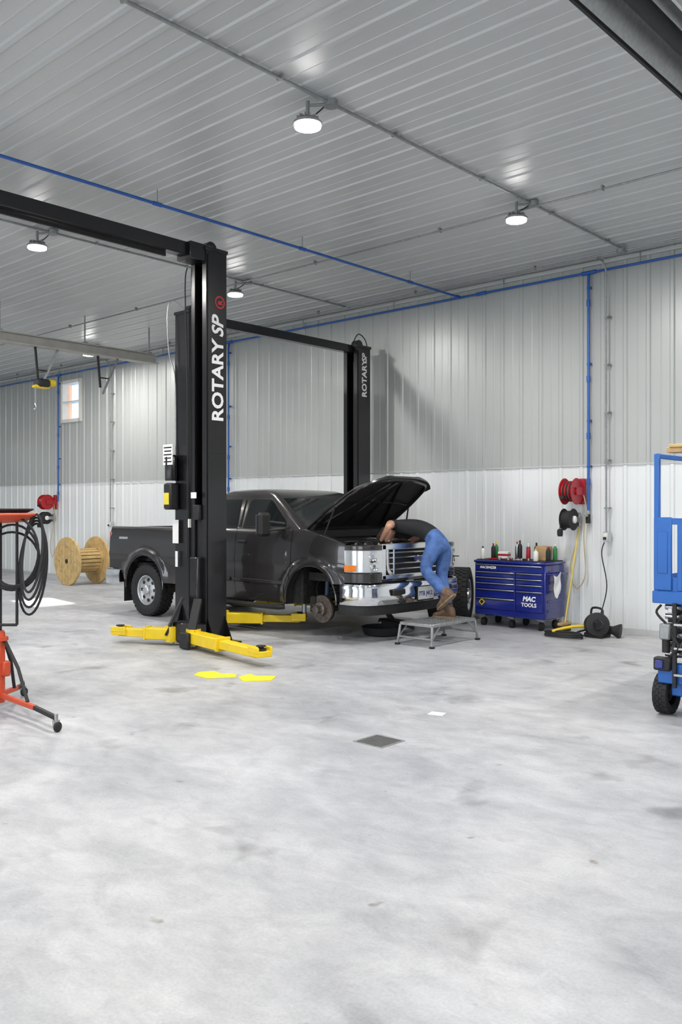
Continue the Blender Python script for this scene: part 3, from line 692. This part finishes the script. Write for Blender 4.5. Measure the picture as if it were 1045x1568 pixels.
# ------------------------------------------------------------------ mechanic
sk=[ # pos, radius
 ((-6.37,8.78,1.20),(.155,.15)),((-6.47,8.765,1.29),(.15,.14)),((-6.62,8.72,1.36),(.155,.135)),((-6.78,8.67,1.385),(.165,.12)),((-6.90,8.635,1.375),(.085,.08)),((-6.98,8.61,1.335),(.055,.055)),
 ((-6.85,8.49,1.395),(.072,.072)),((-6.79,8.37,1.40),(.058,.058)),((-6.72,8.25,1.385),(.043,.043)),((-6.80,8.29,1.30),(.040,.040)),((-6.90,8.33,1.205),(.027,.027)),((-6.93,8.345,1.175),(.034,.022)),((-6.965,8.355,1.14),(.030,.018)),
 ((-6.82,8.83,1.38),(.072,.072)),((-6.84,8.94,1.31),(.058,.058)),((-6.86,9.03,1.24),(.043,.043)),((-6.96,9.02,1.18),(.040,.040)),((-7.07,9.00,1.13),(.027,.027)),((-7.10,8.99,1.11),(.034,.022)),((-7.135,8.98,1.085),(.030,.018)),
 ((-6.35,8.685,1.13),(.118,.118)),((-6.40,8.62,.99),(.098,.098)),((-6.425,8.575,.85),(.076,.076)),((-6.28,8.585,.72),(.074,.074)),((-6.145,8.60,.60),(.066,.066)),
 ((-6.335,8.875,1.12),(.118,.118)),((-6.35,8.86,.95),(.098,.098)),((-6.37,8.84,.78),(.076,.076)),((-6.30,8.81,.58),(.074,.074)),((-6.22,8.78,.42),(.068,.068))]
ed=[(0,1,'S'),(1,2,'S'),(2,3,'S'),(3,4,'S'),(4,5,'K'),(3,6,'S'),(6,7,'S'),(7,8,'K'),(8,9,'K'),(9,10,'K'),(10,11,'K'),(11,12,'K'),(3,13,'S'),(13,14,'S'),(14,15,'K'),(15,16,'K'),(16,17,'K'),(17,18,'K'),(18,19,'K'),
 (0,20,'J'),(20,21,'J'),(21,22,'J'),(22,23,'J'),(23,24,'J'),(0,25,'J'),(25,26,'J'),(26,27,'J'),(27,28,'J'),(28,29,'J')]
me=D.meshes.new('tmpb'); me.from_pydata([a for a,_ in sk],[(a,b) for a,b,_ in ed],[])
ob=D.objects.new('tmpb',me); COL.objects.link(ob)
md=ob.modifiers.new('s','SKIN'); md.branch_smoothing=.4; md.use_smooth_shade=True
for i,(a,r) in enumerate(sk): me.skin_vertices[0].data[i].radius=r; me.skin_vertices[0].data[i].use_root=(i==0)
sb=ob.modifiers.new('b','SUBSURF'); sb.levels=3; sb.render_levels=3
bpy.context.view_layer.update(); dg=bpy.context.evaluated_depsgraph_get(); em=ob.evaluated_get(dg).to_mesh()
bmm=bmesh.new(); bmm.from_mesh(em)
WP=V((-6.45,8.77,1.27)); WN=V((.80,.08,-.58)).normalized()
cuts=[(WP,WN)]
for a,b in ((6,7),(13,14),(3,4)):
    A=V(sk[a][0]);B=V(sk[b][0]); cuts.append((B,(B-A).normalized()))
for p_,n_ in cuts: bmesh.ops.bisect_plane(bmm,geom=bmm.verts[:]+bmm.edges[:]+bmm.faces[:],plane_co=p_,plane_no=n_,dist=1e-5)
bmm.verts.index_update(); bmm.normal_update()
H=MB('mechanic'); vs=[v.co.copy() for v in bmm.verts]
tag={'S':SHIRT,'K':SKIN,'J':JEANS}; groups={'S':[],'K':[],'J':[]}
def seg(c,idx):
    best=None
    for a,b in idx:
        A=V(sk[a][0]);B=V(sk[b][0]); q=max(0,min(1,(c-A).dot(B-A)/(B-A).length_squared)); rr=sk[a][1][0]*(1-q)+sk[b][1][0]*q
        dd=(c-(A+(B-A)*q)).length-rr
        if best is None or dd<best[0]: best=(dd,(a,b))
    return best[1]
alle=[(a,b) for a,b,_ in ed]
for p in bmm.faces:
    c=p.calc_center_median(); a,b=seg(c,alle)
    if b>=20: t_='J'
    elif b>=13: t_='K' if (c-cuts[2][0]).dot(cuts[2][1])>0 else 'S'
    elif b>=6: t_='K' if (c-cuts[1][0]).dot(cuts[1][1])>0 else 'S'
    elif b>=4: t_='K' if (c-cuts[3][0]).dot(cuts[3][1])>0 else 'S'
    else: t_='S'
    if b<4 or b>=20: t_='J' if (c-WP).dot(WN)>0 else 'S'
    groups[t_].append([v.index for v in p.verts])
o0=len(H.v); H.v+=vs
for k,g_ in groups.items():
    mi=H.mi(tag[k])
    for f_ in g_: H.f.append([o0+i for i in f_]); H.m.append(mi)
bmm.free(); D.objects.remove(ob); D.meshes.remove(me)
# hands: fingers
def hand(wr,fw,up,sd,s_):
    wr=V(wr);fw=V(fw).normalized(); up=V(up)-fw*V(up).dot(fw); up.normalize(); sd=fw.cross(up)*s_
    for k,(o,l) in enumerate(((-.032,.062),(-.011,.072),(.011,.068),(.031,.054))):
        b=wr+sd*o+fw*(-.012)
        P=[b,b+fw*.022-up*.002,b+fw*(.022+l*.45)-up*.016,b+fw*(.022+l*.72)-up*.036,b+fw*(.022+l*.78)-up*.056]
        H.tube(P,[.010,.0095,.0088,.008,.006],SKIN,8,sm=3)
    b=wr-fw*.045-sd*.025
    H.tube([b,b-sd*.022+fw*.012-up*.006,b-sd*.034+fw*.036-up*.018,b-sd*.030+fw*.058-up*.030],[.013,.012,.010,.007],SKIN,8,sm=3)
hand((-6.965,8.355,1.14),(-.6,.15,-.7),(-.5,-.3,.6),None,1)
hand((-7.135,8.98,1.085),(-.75,-.1,-.5),(-.4,.2,.7),None,-1)
# head
hc=V((-7.05,8.60,1.25)); hup=V((-.60,-.1,-.80)).normalized(); hf=V((.5,.1,-.8)); hf=(hf-hup*hf.dot(hup)).normalized(); hs=hf.cross(hup)
def HP(x,y,z): return hc+hs*x+hf*y+hup*z
rings=[]
for z,rx,ry,oy in ((-.115,.035,.035,.03),(-.105,.050,.055,.025),(-.07,.062,.075,.012),(-.03,.070,.088,.004),(.01,.075,.095,0),(.05,.076,.097,-.003),(.085,.066,.085,-.006),(.108,.045,.06,-.008),(.120,.015,.02,-.01)):
    rings.append([HP(rx*math.cos(2*PI*k/20),oy+ry*math.sin(2*PI*k/20),z) for k in range(20)])
H.loft(rings,SKIN)
rings=[]
for z,rx,ry,oy in ((-.06,.064,.06,-.040),(-.02,.073,.075,-.025),(.02,.081,.088,-.018),(.055,.083,.103,-.004),(.09,.074,.094,-.006),(.115,.052,.068,-.008),(.129,.018,.025,-.01)):
    rings.append([HP(rx*math.cos(2*PI*k/20),oy+ry*math.sin(2*PI*k/20),z) for k in range(20)])
H.loft(rings,HAIR)
H.loft([[HP(w_*math.cos(2*PI*k/8),y_+w_*.7*math.sin(2*PI*k/8),z_) for k in range(8)] for z_,y_,w_ in ((.025,.088,.007),(0,.098,.010),(-.022,.106,.015),(-.034,.096,.012))],SKIN)
for sx in(-1,1):
    H.lathe([(.001,-.012),(.010,-.008),(.0125,0),(.010,.008),(.001,.012)],HP(sx*.030,.082,.012),hf,WLAB,12); H.lathe([(.006,0),(.001,.003)],HP(sx*.030,.094,.012),hf,HAIR,10)
    H.tube([HP(sx*.015,.096,.032),HP(sx*.03,.094,.037),HP(sx*.046,.084,.030)],.004,HAIR,6)
    H.loft([[HP(sx*(.072+o),-.005+.018*r_*math.cos(2*PI*k/10),-.005+.031*r_*math.sin(2*PI*k/10)) for k in range(10)] for o,r_ in ((0,.8),(.010,1),(.016,.9),(.012,.5))],SKIN)
H.tube([HP(-.024,.082,-.062),HP(0,.091,-.060),HP(.024,.082,-.062)],[.003,.006,.003],M('lips',(.45,.18,.14),.5),6,sm=3)
# boots
def boot(an,toe,up):
    an=V(an);t_=V(toe).normalized();up=V(up)-t_*V(up).dot(t_);up.normalize();sd=t_.cross(up)
    R=[]
    for d,w_,h0,h1 in ((-.085,.028,-.085,-.03),(-.07,.042,-.09,.03),(-.03,.048,-.09,.06),(.03,.046,-.09,.04),(.08,.048,-.09,-.005),(.13,.052,-.09,-.025),(.17,.046,-.088,-.035),(.20,.028,-.08,-.05)):
        R.append([an+t_*d+sd*(w_*math.copysign(abs(math.cos(a))**.7,math.cos(a)))+up*((h0+h1)/2+(h1-h0)/2*math.copysign(abs(math.sin(a))**.8,math.sin(a))) for a in [2*PI*k/16 for k in range(16)]])
    H.loft(R,BOOT)
    S=[(-.09,.03),(-.07,.045),(-.02,.050),(.03,.046),(.08,.050),(.13,.056),(.175,.050),(.207,.030)]
    lo=[an+t_*d+sd*w_-up*.097 for d,w_ in S]+[an+t_*d-sd*w_-up*.097 for d,w_ in S[::-1]]
    H.loft([lo,[p+up*.022 for p in lo]],SOLE)
    H.lathe([(.050,-.02),(.054,.03),(.052,.07)],an,up,BOOT,16)
boot((-6.22,8.78,.367),(-1,-.12,0),(0,0,1))
boot((-6.13,8.60,.585),(-.72,-.05,-.62),(-.62,0,.75))
H.done(50)

# ------------------------------------------------------------------ toolbox
m=MB('rolling_tool_cabinet'); x0,x1,y0,y1=-6.78,-5.70,10.19,10.71
m.bb(x0,x1,y0,y1,.15,.86,BLUET,.012); m.bb(x0-.01,x1+.01,y0-.015,y1+.01,.86,.895,BLUET,.01); m.bb(x0+.02,x1-.02,y0+.01,y1-.01,.893,.905,BLACKM,.002)
def drawer(a,b,c,d):
    m.bb(a,b,y0-.018,y0,c,d,BLUET,.005); m.bb(a+.01,b-.01,y0-.030,y0-.012,d-.014,d-.004,ALU,.003)
    m.bb(a+.01,b-.01,y0-.0195,y0-.017,d-.028,d-.018,BLACKM)
drawer(x0+.03,x1-.03,.755,.845)
xm=x0+.64
z=.745
for h in (.075,.075,.085,.12,.15): drawer(x0+.03,xm,z-h+.006,z); z-=h
z=.745
for h in (.075,.075,.085): drawer(xm+.015,x1-.03,z-h+.006,z); z-=h
drawer(xm+.015,x1-.03,.24,z)
m.bb(x0+.02,x1-.02,y0-.008,y0,.16,.235,BLUET,.004)
m.text('MAC',.085,LETTER,(xm+.12,y0-.021,.385),(1,0,0),(0,0,1),.001,.004,.2); m.text('TOOLS',.07,LETTER,(xm+.10,y0-.021,.31),(1,0,0),(0,0,1),.001,.002,0)
m.text('MACSIMIZER',.045,LETTER,(x0+.10,y0-.021,.785),(1,0,0),(0,0,1),.001,.001,.2)
m.box((x0+.13,y0-.022,.33),(.07,.003,.07),YEL,(0,PI/4,0)); m.box((x0+.13,y0-.024,.33),(.045,.003,.045),BLACKM,(0,PI/4,0))
for x in (x0+.1,x1-.1,(x0+x1)/2):
    for y in (y0+.08,y1-.08):
        m.box((x,y,.14),(.09,.08,.02),STEEL); m.box((x,y+.02,.10),(.05,.012,.08),STEEL)
        for q in(-.014,.014): m.lathe([(.048,-.011),(.055,-.006),(.055,.006),(.048,.011)],(x+q,y,.055),(1,0,0),RUBBER,20)
m.tube([(x1,y0+.06,.74),(x1+.06,y0+.06,.74),(x1+.06,y1-.06,.74),(x1,y1-.06,.74)],.012,BLUET,8)
for k in range(4): m.bb(x1,x1+.01,y0+.05,y1-.05,.25+k*.12,.28+k*.12,BLUET,.003)
m.done()
def bottle(x,y,h,r,mat,cap,name='spray_can'):
    m=MB(name); z0=.905
    m.lathe([(r*.9,0),(r,.006),(r,h*.68),(r*.85,h*.75),(r*.38,h*.84),(r*.36,h*.88)],(x,y,z0),(0,0,1),mat,18); m.lathe([(r*.42,0),(r*.42,h*.10),(r*.3,h*.12)],(x,y,z0+h*.88),(0,0,1),cap,14)
    m.done()
GRN=M('green_plastic',(.03,.2,.06),.4); 
bl=[(-6.72,10.30,.17,.03,PLASTW,BLACKM),(-6.64,10.44,.21,.03,BLACKM,REDP),(-6.30,10.50,.24,.028,STEEL,REDP),(-6.22,10.44,.26,.03,BLACKM,BLACKM),(-6.15,10.54,.22,.03,BLUET,PLASTW),(-6.08,10.42,.20,.028,REDP,PLASTW),(-6.05,10.58,.23,.03,BLACKM,BLACKM),(-5.90,10.30,.16,.035,PLASTW,YEL),(-5.77,10.40,.19,.032,BLACKM,REDP),(-5.76,10.56,.22,.03,GRN,PLASTW),(-6.68,10.58,.22,.03,GRN,YEL)]
for b in bl: bottle(*b)
m=MB('cardboard_box'); m.bb(-5.99,-5.83,10.44,10.62,.905,1.09,CARD,.004); m.bb(-5.985,-5.92,10.445,10.615,1.088,1.094,WOODD); m.done()
m=MB('cardboard_box'); m.box((-6.49,10.48,.955),(.14,.12,.10),WLAB,(0,0,.2),bev=.004); m.box((-6.49,10.48,.96),(.142,.122,.03),REDP,(0,0,.2)); m.done()
m=MB('hand_tools')
for k in range(9):
    x=-6.55+random.random()*.55;y=10.23+random.random()*.08;a=random.uniform(-.8,.8)
    m.beam((x-.08*math.cos(a),y-.02*math.sin(a),.915),(x+.08*math.cos(a),y+.02*math.sin(a),.915),.018,.018,random.choice([STEEL,REDP,BLACKM]),.004); m.cyl((x+.08*math.cos(a),y+.02*math.sin(a),.906),(x+.08*math.cos(a),y+.02*math.sin(a),.935),.02,STEEL,seg=10)
m.done()
m=MB('shop_rag'); 
vs=[];fs=[]
for i in range(9):
    for j in range(9):
        u=i/8;v=j/8; vs.append((x1+.082+.008*math.sin(v*7+u*3),10.26+u*.2-.05*v*(u-.5),.74-v*.28-.03*math.sin(u*5)))
for i in range(8):
    for j in range(8): a=i*9+j; fs.append([a,a+1,a+10,a+9])
m.add(vs,fs,PAPER); m.done(60,False)
m=MB('broom'); m.cyl((-5.56,10.45,.1),(-5.53,10.78,1.35),.012,M('handle_yellow',(.65,.5,.12),.5)); m.box((-5.56,10.44,.10),(.08,.26,.04),WOODD,bev=.01)
for k in range(12): m.box((-5.56,10.33+k*.02,.042),(.06,.014,.084),BLACKM)
m.done()

# ------------------------------------------------------------------ blower and hoses on floor
m=MB('portable_blower')
c=V((-5.02,10.25,.15))
m.lathe([(.10,-.13),(.14,-.12),(.15,-.09),(.15,.09),(.14,.12),(.08,.13)],c,(.5,-.8,.15),BLACKM,28); m.lathe([(.06,0),(.06,.10),(.04,.12)],c+V((.5,-.8,.15)).normalized()*.12,(.5,-.8,.15),BLACKP,20)
m.box(c+V((0,.02,-.12)),(.24,.26,.06),BLACKM,bev=.01); m.tube([c+V((-.1,.05,.1)),c+V((-.08,.05,.2)),c+V((.08,-.02,.2)),c+V((.1,-.05,.1))],.014,BLACKM,8,sm=4)
m.lathe([(.05,0),(.055,.02),(.05,.12),(.09,.2),(.095,.22)],c+V((.05,.06,-.05)),(1,.25,-.1),BLACKM,20)
P=[]
for k in range(70):
    a=k*.36; P.append((-5.30+.24*math.cos(a)*(1+.05*math.sin(k*.21)),9.93+.13*math.sin(a),.015+k*.0007))
P+=[(-5.2,10.1,.06),(-5.12,10.2,.09)]
m.tube(P,.013,BLACKM,8); 
m.tube([(-5.5,10.0,.05),(-5.35,10.12,.10),(-5.2,10.22,.12),(-5.1,10.3,.10)],.02,YEL,8,sm=4); m.done()

# ------------------------------------------------------------------ cable spool
m=MB('wooden_cable_spool'); sx,sr=-16.5,.5
for y,fy in ((9.70,0),(10.38,0)):
    nb=9
    for k in range(nb):
        a=-sr+2*sr*k/nb; b=a+2*sr/nb-.008
        def cir(t): return math.sqrt(max(0,sr*sr-t*t))
        pts=[]
        for q in range(5): t_=a+(b-a)*q/4; pts.append((sx+t_,sr+max(.02,cir(t_))))
        for q in range(5): t_=b-(b-a)*q/4; pts.append((sx+t_,sr-max(.02,cir(t_))))
        m.prism(pts,'y',y,y+.05,WOOD)
    m.lathe([(.30,0),(.30,.02)],(sx,y+.05 if y<10 else y-.02,sr),(0,1,0),WOOD,28)
    for a in range(8): m.lathe([(.018,0),(.018,.012)],(sx+.3*math.cos(a*PI/4),y-.01,sr+.3*math.sin(a*PI/4)),(0,1,0),WOODD,8)
    m.lathe([(.05,0),(.05,.004)],(sx,y-.004,sr),(0,1,0),BLACKM,16)
for k in range(20):
    a=2*PI*k/20; m.beam((sx+.24*math.cos(a),9.74,sr+.24*math.sin(a)),(sx+.24*math.cos(a),10.39,sr+.24*math.sin(a)),.06,.03,WOOD,up=(math.cos(a),0,math.sin(a)))
m.done()

# ------------------------------------------------------------------ overhead beams
m=MB('radiant_tube_heater')
hx=-2.12; hz=4.42
m.prism([(hx-.20,hz),(hx-.19,hz-.01),(hx-.09,hz+.16),(hx+.09,hz+.16),(hx+.19,hz-.01),(hx+.20,hz),(hx+.10,hz+.18),(hx-.10,hz+.18)],'y',-4,7.6,ALU)
m.cyl((hx,-4,hz+.06),(hx,7.7,hz+.06),.05,BLACKM,seg=20); m.beam((hx-.2,-4,hz-.01),(hx-.2,7.6,hz-.01),.02,.05,BLACKM); 
m.bb(hx-.16,hx+.16,7.6,8.1,hz-.05,hz+.25,GALV,.01)
for y in (-3,-.5,2,4.5,7): m.cyl((hx,y,hz+.17),(hx,y,ZC-.02),.008,GALV,seg=6); m.beam((hx-.19,y,hz),(hx+.19,y,hz),.02,.01,BLACKM)
m.done()
m=MB('overhead_crane_beam')
bx,bz=-13.2,4.28
BEAMP=M('beam_paint',(.42,.41,.38),.5,.1,.1)
m.bb(bx-.09,bx+.09,4.6,9.55,bz+.07,bz+.085,BEAMP); m.bb(bx-.09,bx+.09,4.6,9.55,bz-.085,bz-.07,BEAMP); m.bb(bx-.008,bx+.008,4.6,9.55,bz-.07,bz+.07,BEAMP)
for y in (5,6.6,8.1,9.4): m.cyl((bx,y,bz+.08),(bx,y,ZC-.02),.014,GALV,seg=8); m.box((bx,y,bz+.1),(.1,.06,.03),GALV)
for y in (7.35,8.5):
    m.beam((bx,y+.25,bz-.08),(bx,y-.05,bz-.72),.03,.03,GALV); m.beam((bx,y-.15,bz-.08),(bx,y-.10,bz-.62),.03,.03,BLACKM); m.beam((bx,y-.12,bz-.45),(bx,y+.08,bz-.45),.02,.02,BLACKM)
m.box((bx,7.32,bz-.66),(.20,.22,.13),BLACKM,bev=.03); m.box((bx,7.30,bz-.72),(.14,.26,.05),YEL,bev=.02); m.lathe([(.055,0),(.055,.12)],(bx,7.42,bz-.64),(0,1,0),YEL,16)
m.tube([(bx,7.2,bz-.75),(bx,7.2,bz-1.0)],.006,STEEL,6); m.tube([(bx,7.2,bz-1.0),(bx+.03,7.2,bz-1.04),(bx+.02,7.2,bz-1.1),(bx-.03,7.2,bz-1.08)],.01,STEEL,6,sm=3)
m.done()

# ------------------------------------------------------------------ scissor lift on right (long axis along Y)
m=MB('scissor_lift'); x0,x1,y0,y1=-2.78,-1.98,6.68,8.50
m.bb(x0+.10,x1-.10,y0+.04,y1,.16,.36,BLUEL,.01)
for x,fc in ((x0+.03,-1),(x1-.03,1)):
    for y in (y0+.13,y1-.25):
        tyre(m,(x,y,.162),(1,0,0),.160,.12,'alloy',28,fc)
m.bb(x0+.02,x1-.02,y0-.02,y0+.04,.26,.42,BLUEL,.008)
m.bb(x0+.0,x0+.13,y0-.06,y0+.02,.36,.46,BLACKM,.01); m.box((x0+.05,y0-.065,.41),(.06,.02,.06),BLUET,bev=.005)
for k in range(6):
    z=.46+k*.072
    for xx in (x0+.10,x1-.10):
        m.beam((xx,y0+.02,z),(xx,y1-.08,z+.05),.035,.05,ALU if k%2 else BLACKM,.004); m.beam((xx+.04,y0+.02,z+.05),(xx+.04,y1-.08,z),.035,.05,BLACKM,.004)
        m.cyl((xx-.04,y0+.04,z+.02),(xx+.08,y0+.04,z+.02),.022,STEEL)
    m.cyl((x0+.1,y0+.04,z+.02),(x1-.1,y0+.04,z+.02),.015,STEEL)
for xx in (x0+.16,x0+.46): m.beam((xx,y0-.04,.24),(xx,y0-.04,.88),.025,.03,BLACKM,.003)
for z in (.34,.54,.72): m.beam((x0+.16,y0-.045,z),(x0+.46,y0-.045,z),.04,.02,STEEL,.003)
m.box((x0+.09,y0-.03,.66),(.08,.08,.12),GALV,bev=.01); m.lathe([(.03,0),(.03,.14)],(x0+.09,y0-.03,.50),(0,0,1),BLACKM,14)
m.tube([(x0+.09,y0-.03,.72),(x0+.02,y0-.04,.80),(x0+.05,y0-.02,.86)],.010,BLACKM,6,sm=4); m.tube([(x0+.13,y0-.05,.48),(x0+.20,y0-.06,.56),(x0+.14,y0-.05,.66),(x0+.24,y0-.02,.82)],.009,BLACKM,6,sm=4)
m.bb(x0-.02,x1+.02,y0-.03,y1,.87,.965,BLUEL,.006)
def post(x,y,zt): m.beam((x,y,.96),(x,y,zt),.04,.04,BLUEL,.005)
for y in (y0+.0,(y0+y1)/2,y1-.03):
    for x in (x0+.01,x1-.01): post(x,y,2.02)
for x in (x0+.01,x1-.01):
    for z in (2.0,1.50): m.beam((x,y0,z),(x,y1,z),.035,.035,BLUEL,.004)
    m.bb(x-.006,x+.006,y0,y1,.96,1.08,BLUEL)
m.beam((x0,y0,1.5),(x1,y0,1.5),.035,.05,BLUEL,.004)
for z in (2.0,1.5): m.beam((x0,y1,z),(x1,y1,z),.035,.035,BLUEL,.004)
m.bb(x0,x1,y0-.01,y0+.006,.96,1.07,BLUEL)
m.bb(x0-.01,x0+.13,y0-.025,y0-.005,.97,1.53,BLUEL,.006); m.bb(x0+.02,x0+.10,y0-.03,y0-.022,1.10,1.42,BLUEL,.004)
m.bb(x0+.17,x0+.21,y0-.02,y0+.01,.97,1.5,BLUEL,.004)
m.done()
m=MB('wood_board'); m.bb(x0+.10,x1+.25,y0-.05,y0+.10,2.021,2.06,WOODD,.004); m.bb(x0+.12,x1+.2,y0-.06,y0+.08,2.06,2.085,WOOD,.004); m.done()

# ------------------------------------------------------------------ orange hose caddy left
m=MB('oil_drain_caddy'); cx,cy=-6.68,3.40
R_=V((.74,.6725,0)); F_=V((-.6725,.74,0))
def C(a,b,z): return V((cx,cy,0))+R_*a+F_*b+V((0,0,z))
m.tube([C(-.06,0,.06),C(-.06,0,1.5)],.022,BLACKM,10)
m.tube([C(.10,-.05,.68),C(.10,-.05,1.52)],.012,BLACKM,8); m.tube([C(-.25,-.05,.68),C(.10,-.05,.68)],.012,BLACKM,8)
m.lathe([(.03,-.02),(.16,-.01),(.235,.03),(.245,.05),(.235,.052),(.15,.01),(.03,0)],C(-.02,0,1.50),(0,0,1),ORG,36)
m.tube([C(-.02+.245*math.cos(a*PI/18),.245*math.sin(a*PI/18),1.55) for a in range(36)],.012,ORG,8,closed=True)
m.lathe([(.045,0),(.045,.55),(.035,.57)],C(-.06,0,.06),(0,0,1),ORG,16); m.lathe([(.07,0),(.07,.03)],C(-.06,0,.55),(0,0,1),ORG,16)
for a,b in ((.62,-.70),(-.6,-.5),(-.05,.5),(-.5,.4)):
    m.beam(C(-.06,0,.12),C(a*.6,b*.6,.11),.035,.035,ORG,.004); m.beam(C(a*.58,b*.58,.11),C(a,b,.10),.032,.032,BLACKM,.004)
    m.tube([C(-.02,0,.56),C(a*.25,b*.25,.36),C(a*.45,b*.45,.13)],.014,BLACKM,8)
    m.cyl(C(a,b,.07),C(a,b,.13),.014,STEEL); m.box(C(a,b,.06),(.02,.05,.05),STEEL)
    q=C(a+.01,b,.036); m.lathe([(.028,-.014),(.036,-.008),(.036,.008),(.028,.014)],q,(.9,.3,0),RUBBER,20)
m.box(C(.0,-.02,.33),(.06,.06,.12),ORG,bev=.01)
for k in range(7):
    P=[C(.24-.01*k+math.sin(t_*PI/16)*(.075+.006*k),-.10+.03*k+math.cos(t_*PI/16)*.09,1.25-.045*k*.5+math.cos(t_*PI/16)*(.30+.01*k)) for t_ in range(32)]
    if k%2: P=[C(.10-.01*k+math.sin(t_*PI/16)*(.19+.006*k),-.12+.02*k,1.28-.02*k+math.cos(t_*PI/16)*(.28-.01*k)) for t_ in range(32)]
    m.tube(P,.010,RUBBER,6,closed=True)
for k in range(5): m.tube([C(-.02+(.16+.014*k)*math.cos(a*PI/10),(.16+.01*k)*math.sin(a*PI/10),1.565+.006*k) for a in range(20)],.009,RUBBER,6,closed=True)
m.done()

# ------------------------------------------------------------------ floor bits
m=MB('floor_drain'); gx,gy=-3.88,4.66
m.bb(gx-.13,gx+.13,gy-.13,gy+.13,-.004,.002,GALV)
for k in range(9): m.bb(gx-.11,gx+.11,gy-.108+k*.025,gy-.096+k*.025,.0018,.0032,BLACKM)
m.done()
m=MB('paper_sheet'); m.box((-4.06,5.58,.002),(.12,.10,.003),PAPER,(0,0,.3)); m.done()
def foil(pts,name='yellow_floor_mat'):
    m=MB(name); m.prism(pts,'z',.001,.006,M('yellow_mat',(.92,.76,.03),.5,0,.05)); m.done()
foil([(-6.72,5.30),(-6.50,5.28),(-6.34,5.50),(-6.45,5.60),(-6.58,5.52),(-6.74,5.56),(-6.80,5.42)])
foil([(-6.33,5.52),(-6.15,5.42),(-5.98,5.62),(-6.10,5.80),(-6.24,5.66),(-6.36,5.70)])
m=MB('oil_drain_pan'); m.lathe([(.18,0),(.24,.02),(.27,.10),(.275,.11),(.26,.11),(.22,.03),(.02,.02)],(-7.1,8.6,0),(0,0,1),BLACKM,28); m.done()
m=MB('floor_jack'); m.beam((-7.5,9.1,.09),(-6.95,8.95,.09),.2,.1,BLACKM,.02); m.cyl((-7.45,8.98,.05),(-7.45,9.2,.05),.05,STEEL); m.cyl((-7.0,8.84,.05),(-7.0,9.06,.05),.05,STEEL); m.beam((-7.3,9.05,.12),(-7.5,9.1,.28),.07,.05,BLACKM,.01); m.cyl((-7.5,9.1,.27),(-7.5,9.1,.31),.05,STEEL); m.done()

# ------------------------------------------------------------------ camera
cd=D.cameras.new('camera'); cam=D.objects.new('camera',cd); COL.objects.link(cam)
cam.location=(0,0,1.6); cam.rotation_euler=(PI/2,0,math.radians(42.26))
cd.sensor_fit='HORIZONTAL'; cd.sensor_width=24; cd.lens=31.03; cd.shift_y=-.0057; cd.clip_start=.05
if ZOOM:
    zx,zy,zf=ZOOM; cd.lens*=zf; cd.shift_x=(zx-522.5)/1045*zf; cd.shift_y=-(zy-778)/1045*zf
SC.camera=cam
SC.view_settings.view_transform='Standard'
SC.view_settings.exposure=.38
